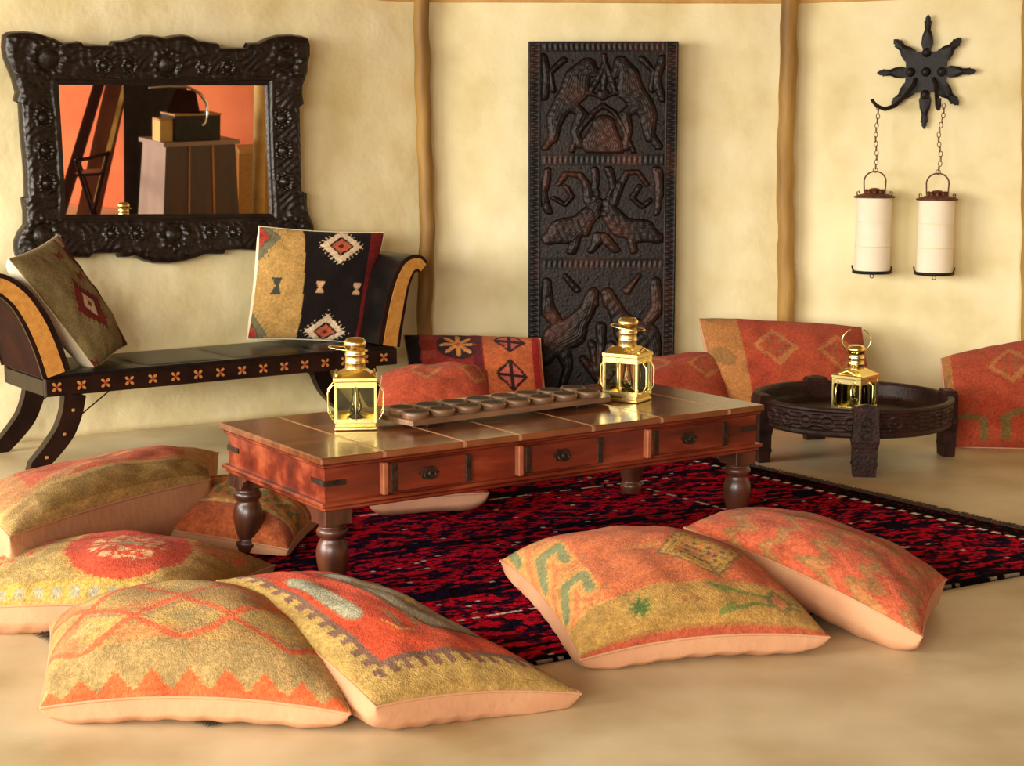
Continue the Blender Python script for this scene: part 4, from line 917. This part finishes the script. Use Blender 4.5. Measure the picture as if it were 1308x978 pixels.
cushion('cushion seen only by its pale underside beneath the coffee table', [Z(470, 640, .075), Z(624, 630, .085), Z(600, 585, .08), Z(480, 590, .08)], .09, .08, pat_red(70), 'pink_cotton', .012, 80, .05, GF, 16, wr=.2)  # white underside given a darker backing colour to imitate shade below the table
# wall cushions
cushion('plain-fronted red cushion slouching before the star-patterned cushion', [Y(475, 545, 6.45), Y(632, 540, 6.55), Y(622, 474, 6.85), Y(488, 480, 6.75)], .13, .08, pat_red(31, band=0), 'pink_cotton', 0, 90, .02, GB, 18, up=(0, -1, .6), exp=.42)
cushion('maroon and orange cushion with yellow star and two black-edged diamonds', [Y(528, 530, 7.20), Y(700, 532, 7.12), Y(690, 432, 7.50), Y(516, 428, 7.58)], .085, .06, pat_star, 'pink_cotton', 0, 130, .02, GB, 20, up=(0, -1, .4))
cushion('dull red cushion lying low behind the right-hand table lantern', [Y(748, 530, 6.95), Y(935, 540, 6.95), Y(925, 452, 7.4), Y(768, 478, 7.25)], .12, .06, pat_red(33, band=0), 'pink_cotton', 0, 90, .02, GB, 22, up=(0, -1, .6), exp=.42)
cushion('large red cushion with olive side band leaning behind the round tray', [Y(922, 545, 7.02), Y(1122, 548, 6.98), Y(1100, 418, 7.40), Y(893, 407, 7.46)], .11, .07, pat_red(35, band=.24), 'pink_cotton', 0, 130, .015, GB, 24, up=(0, -1, .4), exp=.45)
cushion('red cushion with green hooks at far right, cut by the picture edge', [Y(1212, 573, 6.60), Y(1420, 575, 6.50), Y(1400, 425, 6.95), Y(1202, 458, 7.02)], .13, .07, pat_red(37, hooks=True, band=.10), 'pink_cotton', 0, 130, .015, GB, 26, up=(0, -1, .4), exp=.42)
# bench cushions
cushion('olive cushion with maroon stepped star leaning on the left bench arm', [BP(122, 472, .09), BP(163, 440, .36), BP(74, 300, .40), BP(11, 331, .06)][0:1]+[BP(163, 440, .36), BP(74, 300, .40), BP(11, 331, .06)], .06, .085, lambda u, v: pat_olive(1-v, u), 'cream', None, 130, .04, 'bench cushions', 28, up=(.7, -.5, .4), bulge=.25, name='bench_cushion')
cushion('black and tan cushion with cream stepped stars at the right bench end', [BP(316, 433, .34), BP(468, 439, .18), BP(491, 297, .26), BP(331, 289, .36)], .075, .06, pat_black, 'cream', None, 150, .04, 'bench cushions', 30, up=(0, -1, 0), name='bench_cushion')
# ================================================================== things seen only in the mirror, standing across the room
def hexa(P, z0, z1, name, m, parent, sc=1.0):
    P = np.array(P); c_ = P.mean(0); Pb = c_+(P-c_)*sc
    return MB().add([(p[0], p[1], z0) for p in Pb]+[(p[0], p[1], z1) for p in P], [(3, 2, 1, 0), (4, 5, 6, 7)]+[(i, (i+1) % 4, (i+1) % 4+4, i+4) for i in range(4)]).build(name, m, parent)
E2 = RF(212, 200, 4.3); E1 = RF(183, 200, 4.75); E3 = RF(300, 200, 4.65); zt_ = RF(213, 182, 4.3)[2]
ctr = (E1+E3)/2; cab = empty('cabinet', (ctr[0], ctr[1], 0), 0, 'dark wooden cabinet with pale side reflected in the mirror', 'cabinet')
P4 = [(p-ctr)[:2] for p in (E2, E3, E1+E3-E2, E1)]
hexa(P4, 0, zt_-.03, 'body', M['chest_front'], cab, 1.18); hexa([1.10*p for p in P4], zt_-.03, zt_, 'top', M['chest_side'], cab)
s4 = [P4[3]*1.0+(P4[0]-P4[3])*.0, P4[0], P4[0]*1.012, P4[3]*1.012]
v = [(*(P4[3]*1.185), .02), (*(P4[0]*1.185), .02), (*(P4[0]*1.01), zt_-.03), (*(P4[3]*1.01), zt_-.03)]
MB().add(v+[(p[0]*.97, p[1]*.97, p[2]) for p in v], [(0, 1, 2, 3), (7, 6, 5, 4), (0, 4, 5, 1), (1, 5, 6, 2), (2, 6, 7, 3), (3, 7, 4, 0)]).build('side_panel', M['chest_side'], cab)
for k_ in (.33, .66):
    p = P4[0]*(1-k_)+P4[1]*k_; MB().tube([(p[0]*1.19, p[1]*1.19, .02), (p[0]*1.01, p[1]*1.01, zt_-.03)], .008, 8).build('pilaster', M['ladder'], cab)
g = empty('gramophone', (ctr[0], ctr[1], zt_+.0015), 0, 'old record player with silver tone arm on the reflected cabinet', 'record player')
hb = RF(250, 148, 4.45)[2]-zt_
dX = (P4[1]-P4[0])/np.linalg.norm(P4[1]-P4[0]); dY = (P4[3]-P4[0])/np.linalg.norm(P4[3]-P4[0])
w_ = np.linalg.norm(P4[1]-P4[0])
bx = [P4[0]+dX*w_*.15+dY*.03, P4[0]+dX*w_*.80+dY*.03, P4[0]+dX*w_*.80+dY*.30, P4[0]+dX*w_*.15+dY*.30]
hexa(bx, 0, hb, 'case', M['ebony'], g); hexa([b_*1.04 for b_ in bx], hb, hb+.012, 'lid', M['tan_inlay'], g)
def rp(px, py, dd): return RF(px, py, dd)-np.array([ctr[0], ctr[1], zt_+.0015])
MB().tube([rp(*p, 4.42) for p in ((190, 112), (215, 110), (240, 111), (255, 119), (264, 132), (265, 145), (262, 156), (258, 160))], [.006, .008, .010, .011, .012, .009, .008, .011], 10).build('tone_arm', M['chrome'], g)
hh = hb+.012; MB().lathe([(.10, hh), (.10, hh+.012), (0, hh+.014)], (bx[0][0]*.5+bx[2][0]*.5, bx[0][1]*.5+bx[2][1]*.5, 0), 30).build('turntable', M['leather'], g)
pt = [rp(213, 143, 4.5), rp(255, 143, 4.5), rp(250, 116, 4.6), rp(225, 113, 4.6)]
MB().add([tuple(p) for p in pt]+[tuple(p+np.array([.02, -.02, -.02])) for p in pt], [(0, 1, 2, 3), (7, 6, 5, 4), (0, 4, 5, 1), (1, 5, 6, 2), (2, 6, 7, 3), (3, 7, 4, 0)]).build('raised_lid', M['bench_outer'], g)
b1 = [P4[0]+dX*e1+dY*e2 for e1, e2 in ((-.03, .05), (w_*.13, .05), (w_*.13, .2), (-.03, .2))]
o = empty('small_box', (ctr[0], ctr[1], zt_+.0015), 0, 'small pale box at the edge of the reflected cabinet', 'box'); hexa(b1, 0, hb*.82, 'body', M['beam'], o); hexa([b1[0]*1.03, b1[1]*1.03, b1[2], b1[3]], hb*.82, hb*.9, 'lid', M['tan_inlay'], o)
# low sideboard to its right
S1, S2 = RF(305, 200, 5.3), RF(345, 200, 5.5); S3 = S2+np.array([*RD2, 0])*.5; S4 = S1+np.array([*RD2, 0])*.5; zs = RF(310, 192, 5.3)[2]
sb = empty('sideboard', (S1[0], S1[1], 0), 0, 'pale wooden sideboard reflected beside the cabinet', 'sideboard')
P_ = [(p-S1)[:2] for p in (S1, S2, S3, S4)]; hexa(P_, 0, zs-.03, 'body', M['tan_inlay'], sb); hexa([p*1.0 for p in P_], zs-.03, zs, 'top', M['beam'], sb)
# dark wardrobe behind, leaning boards, folding chair
K1, K2 = RF(158, 180, 5.7), RF(238, 180, 5.8); kb = np.array([*RD2, 0])*.5
wdz = 1.75; wd_ = empty('wardrobe', (K1[0], K1[1], 0), 0, 'tall dark wardrobe standing behind the reflected cabinet', 'wardrobe')
P_ = [(p-K1)[:2] for p in (K1, K2, K2+kb, K1+kb)]; hexa(P_, .06, wdz, 'body', M['ebony'], wd_); hexa([p for p in P_], 0, .06, 'plinth', M['bench_wood'], wd_)
def board(p0_, p1_, w_, th, m, label, name='leaning_board'):
    a_, b_ = np.array(p0_), np.array(p1_); side = np.array([-RD2[1], RD2[0], 0.])*w_/2; dep = np.array([RD2[0], RD2[1], 0])*th
    v = [a_-side, a_+side, b_+side, b_-side]; v = v+[p+dep for p in v]
    o = MB().add([tuple(p-a_) for p in v], [(0, 1, 2, 3), (7, 6, 5, 4), (0, 4, 5, 1), (1, 5, 6, 2), (2, 6, 7, 3), (3, 7, 4, 0)]).build(name, m); o.location = tuple(a_)
    return tag(o, label, 'board')
def gz(px, py, dd):
    p = RF(px, py, dd); p[2] = .002; return p
A0, A1 = RF(88, 235, 7.1), RF(127, 105, 7.6); A0 = A0-(A1-A0)*(A0[2]-.003)/(A1[2]-A0[2]); board(A0, A1, .10, .04, M['bench_outer'], 'dark brown timber leaning on the reflected orange wall')
A0, A1 = RF(118, 250, 7.0), RF(150, 105, 7.5); A0 = A0-(A1-A0)*(A0[2]-.003)/(A1[2]-A0[2]); board(A0, A1, .20, .03, M['chest_front'], 'wide reddish plank leaning on the reflected orange wall')
A0, A1 = RF(124, 250, 6.9), RF(160, 105, 7.4); A0 = A0-(A1-A0)*(A0[2]-.003)/(A1[2]-A0[2]); board(A0, A1, .04, .03, M['pole'], 'lit edge of the reflected reddish plank, made as a slim golden strip')  # separate golden strip; its colour stands in for light on the plank's edge
ch = empty('folding_chair', tuple(gz(112, 240, 4.5)), 0, 'dark folding chair reflected low in the left of the mirror', 'chair'); c0_ = np.array(ch.location)
L3 = lambda px, py, dd: tuple(RF(px, py, dd)-c0_)
def gl(px, dd):
    p = RF(px, 250, dd); p[2] = .012; return tuple(p-c0_)
for (a_, b_) in (((100, 4.45), (137, 198, 4.6)), ((138, 4.55), (96, 205, 4.5))):
    MB().tube([gl(*a_), L3(*b_)], .012, 8).build('leg', M['bench_outer'], ch)
    p_, r_ = np.array(gl(*a_)), np.array(L3(*b_)); o_ = np.array([RD2[0], RD2[1], 0])*.3; MB().tube([p_+o_, r_+o_], .012, 8).build('leg', M['bench_outer'], ch)
sA, sB = np.array(L3(96, 226, 4.5)), np.array(L3(128, 224, 4.55)); o_ = np.array([RD2[0], RD2[1], 0])*.3
MB().add([tuple(sA), tuple(sB), tuple(sB+o_), tuple(sA+o_)]+[tuple(p+np.array([0, 0, .02])) for p in (sA, sB, sB+o_, sA+o_)], [(3, 2, 1, 0), (4, 5, 6, 7), (0, 1, 5, 4), (1, 2, 6, 5), (2, 3, 7, 6), (3, 0, 4, 7)]).build('seat', M['bench_wood'], ch)
MB().tube([L3(96, 205, 4.5), L3(115, 202, 4.55), L3(137, 196, 4.6)], .013, 8).build('armrest', M['bench_wood'], ch)

pp = RF(331, 200, 5.0); o = MB().lathe([(.05, 0), (.048, 1.0), (.05, 2.15)], (0, 0, 0), 16).build('wooden_pole', M['beam']); o.location = (pp[0], pp[1], 0); tag(o, 'pale pole reflected at the right side of the mirror', 'pole')
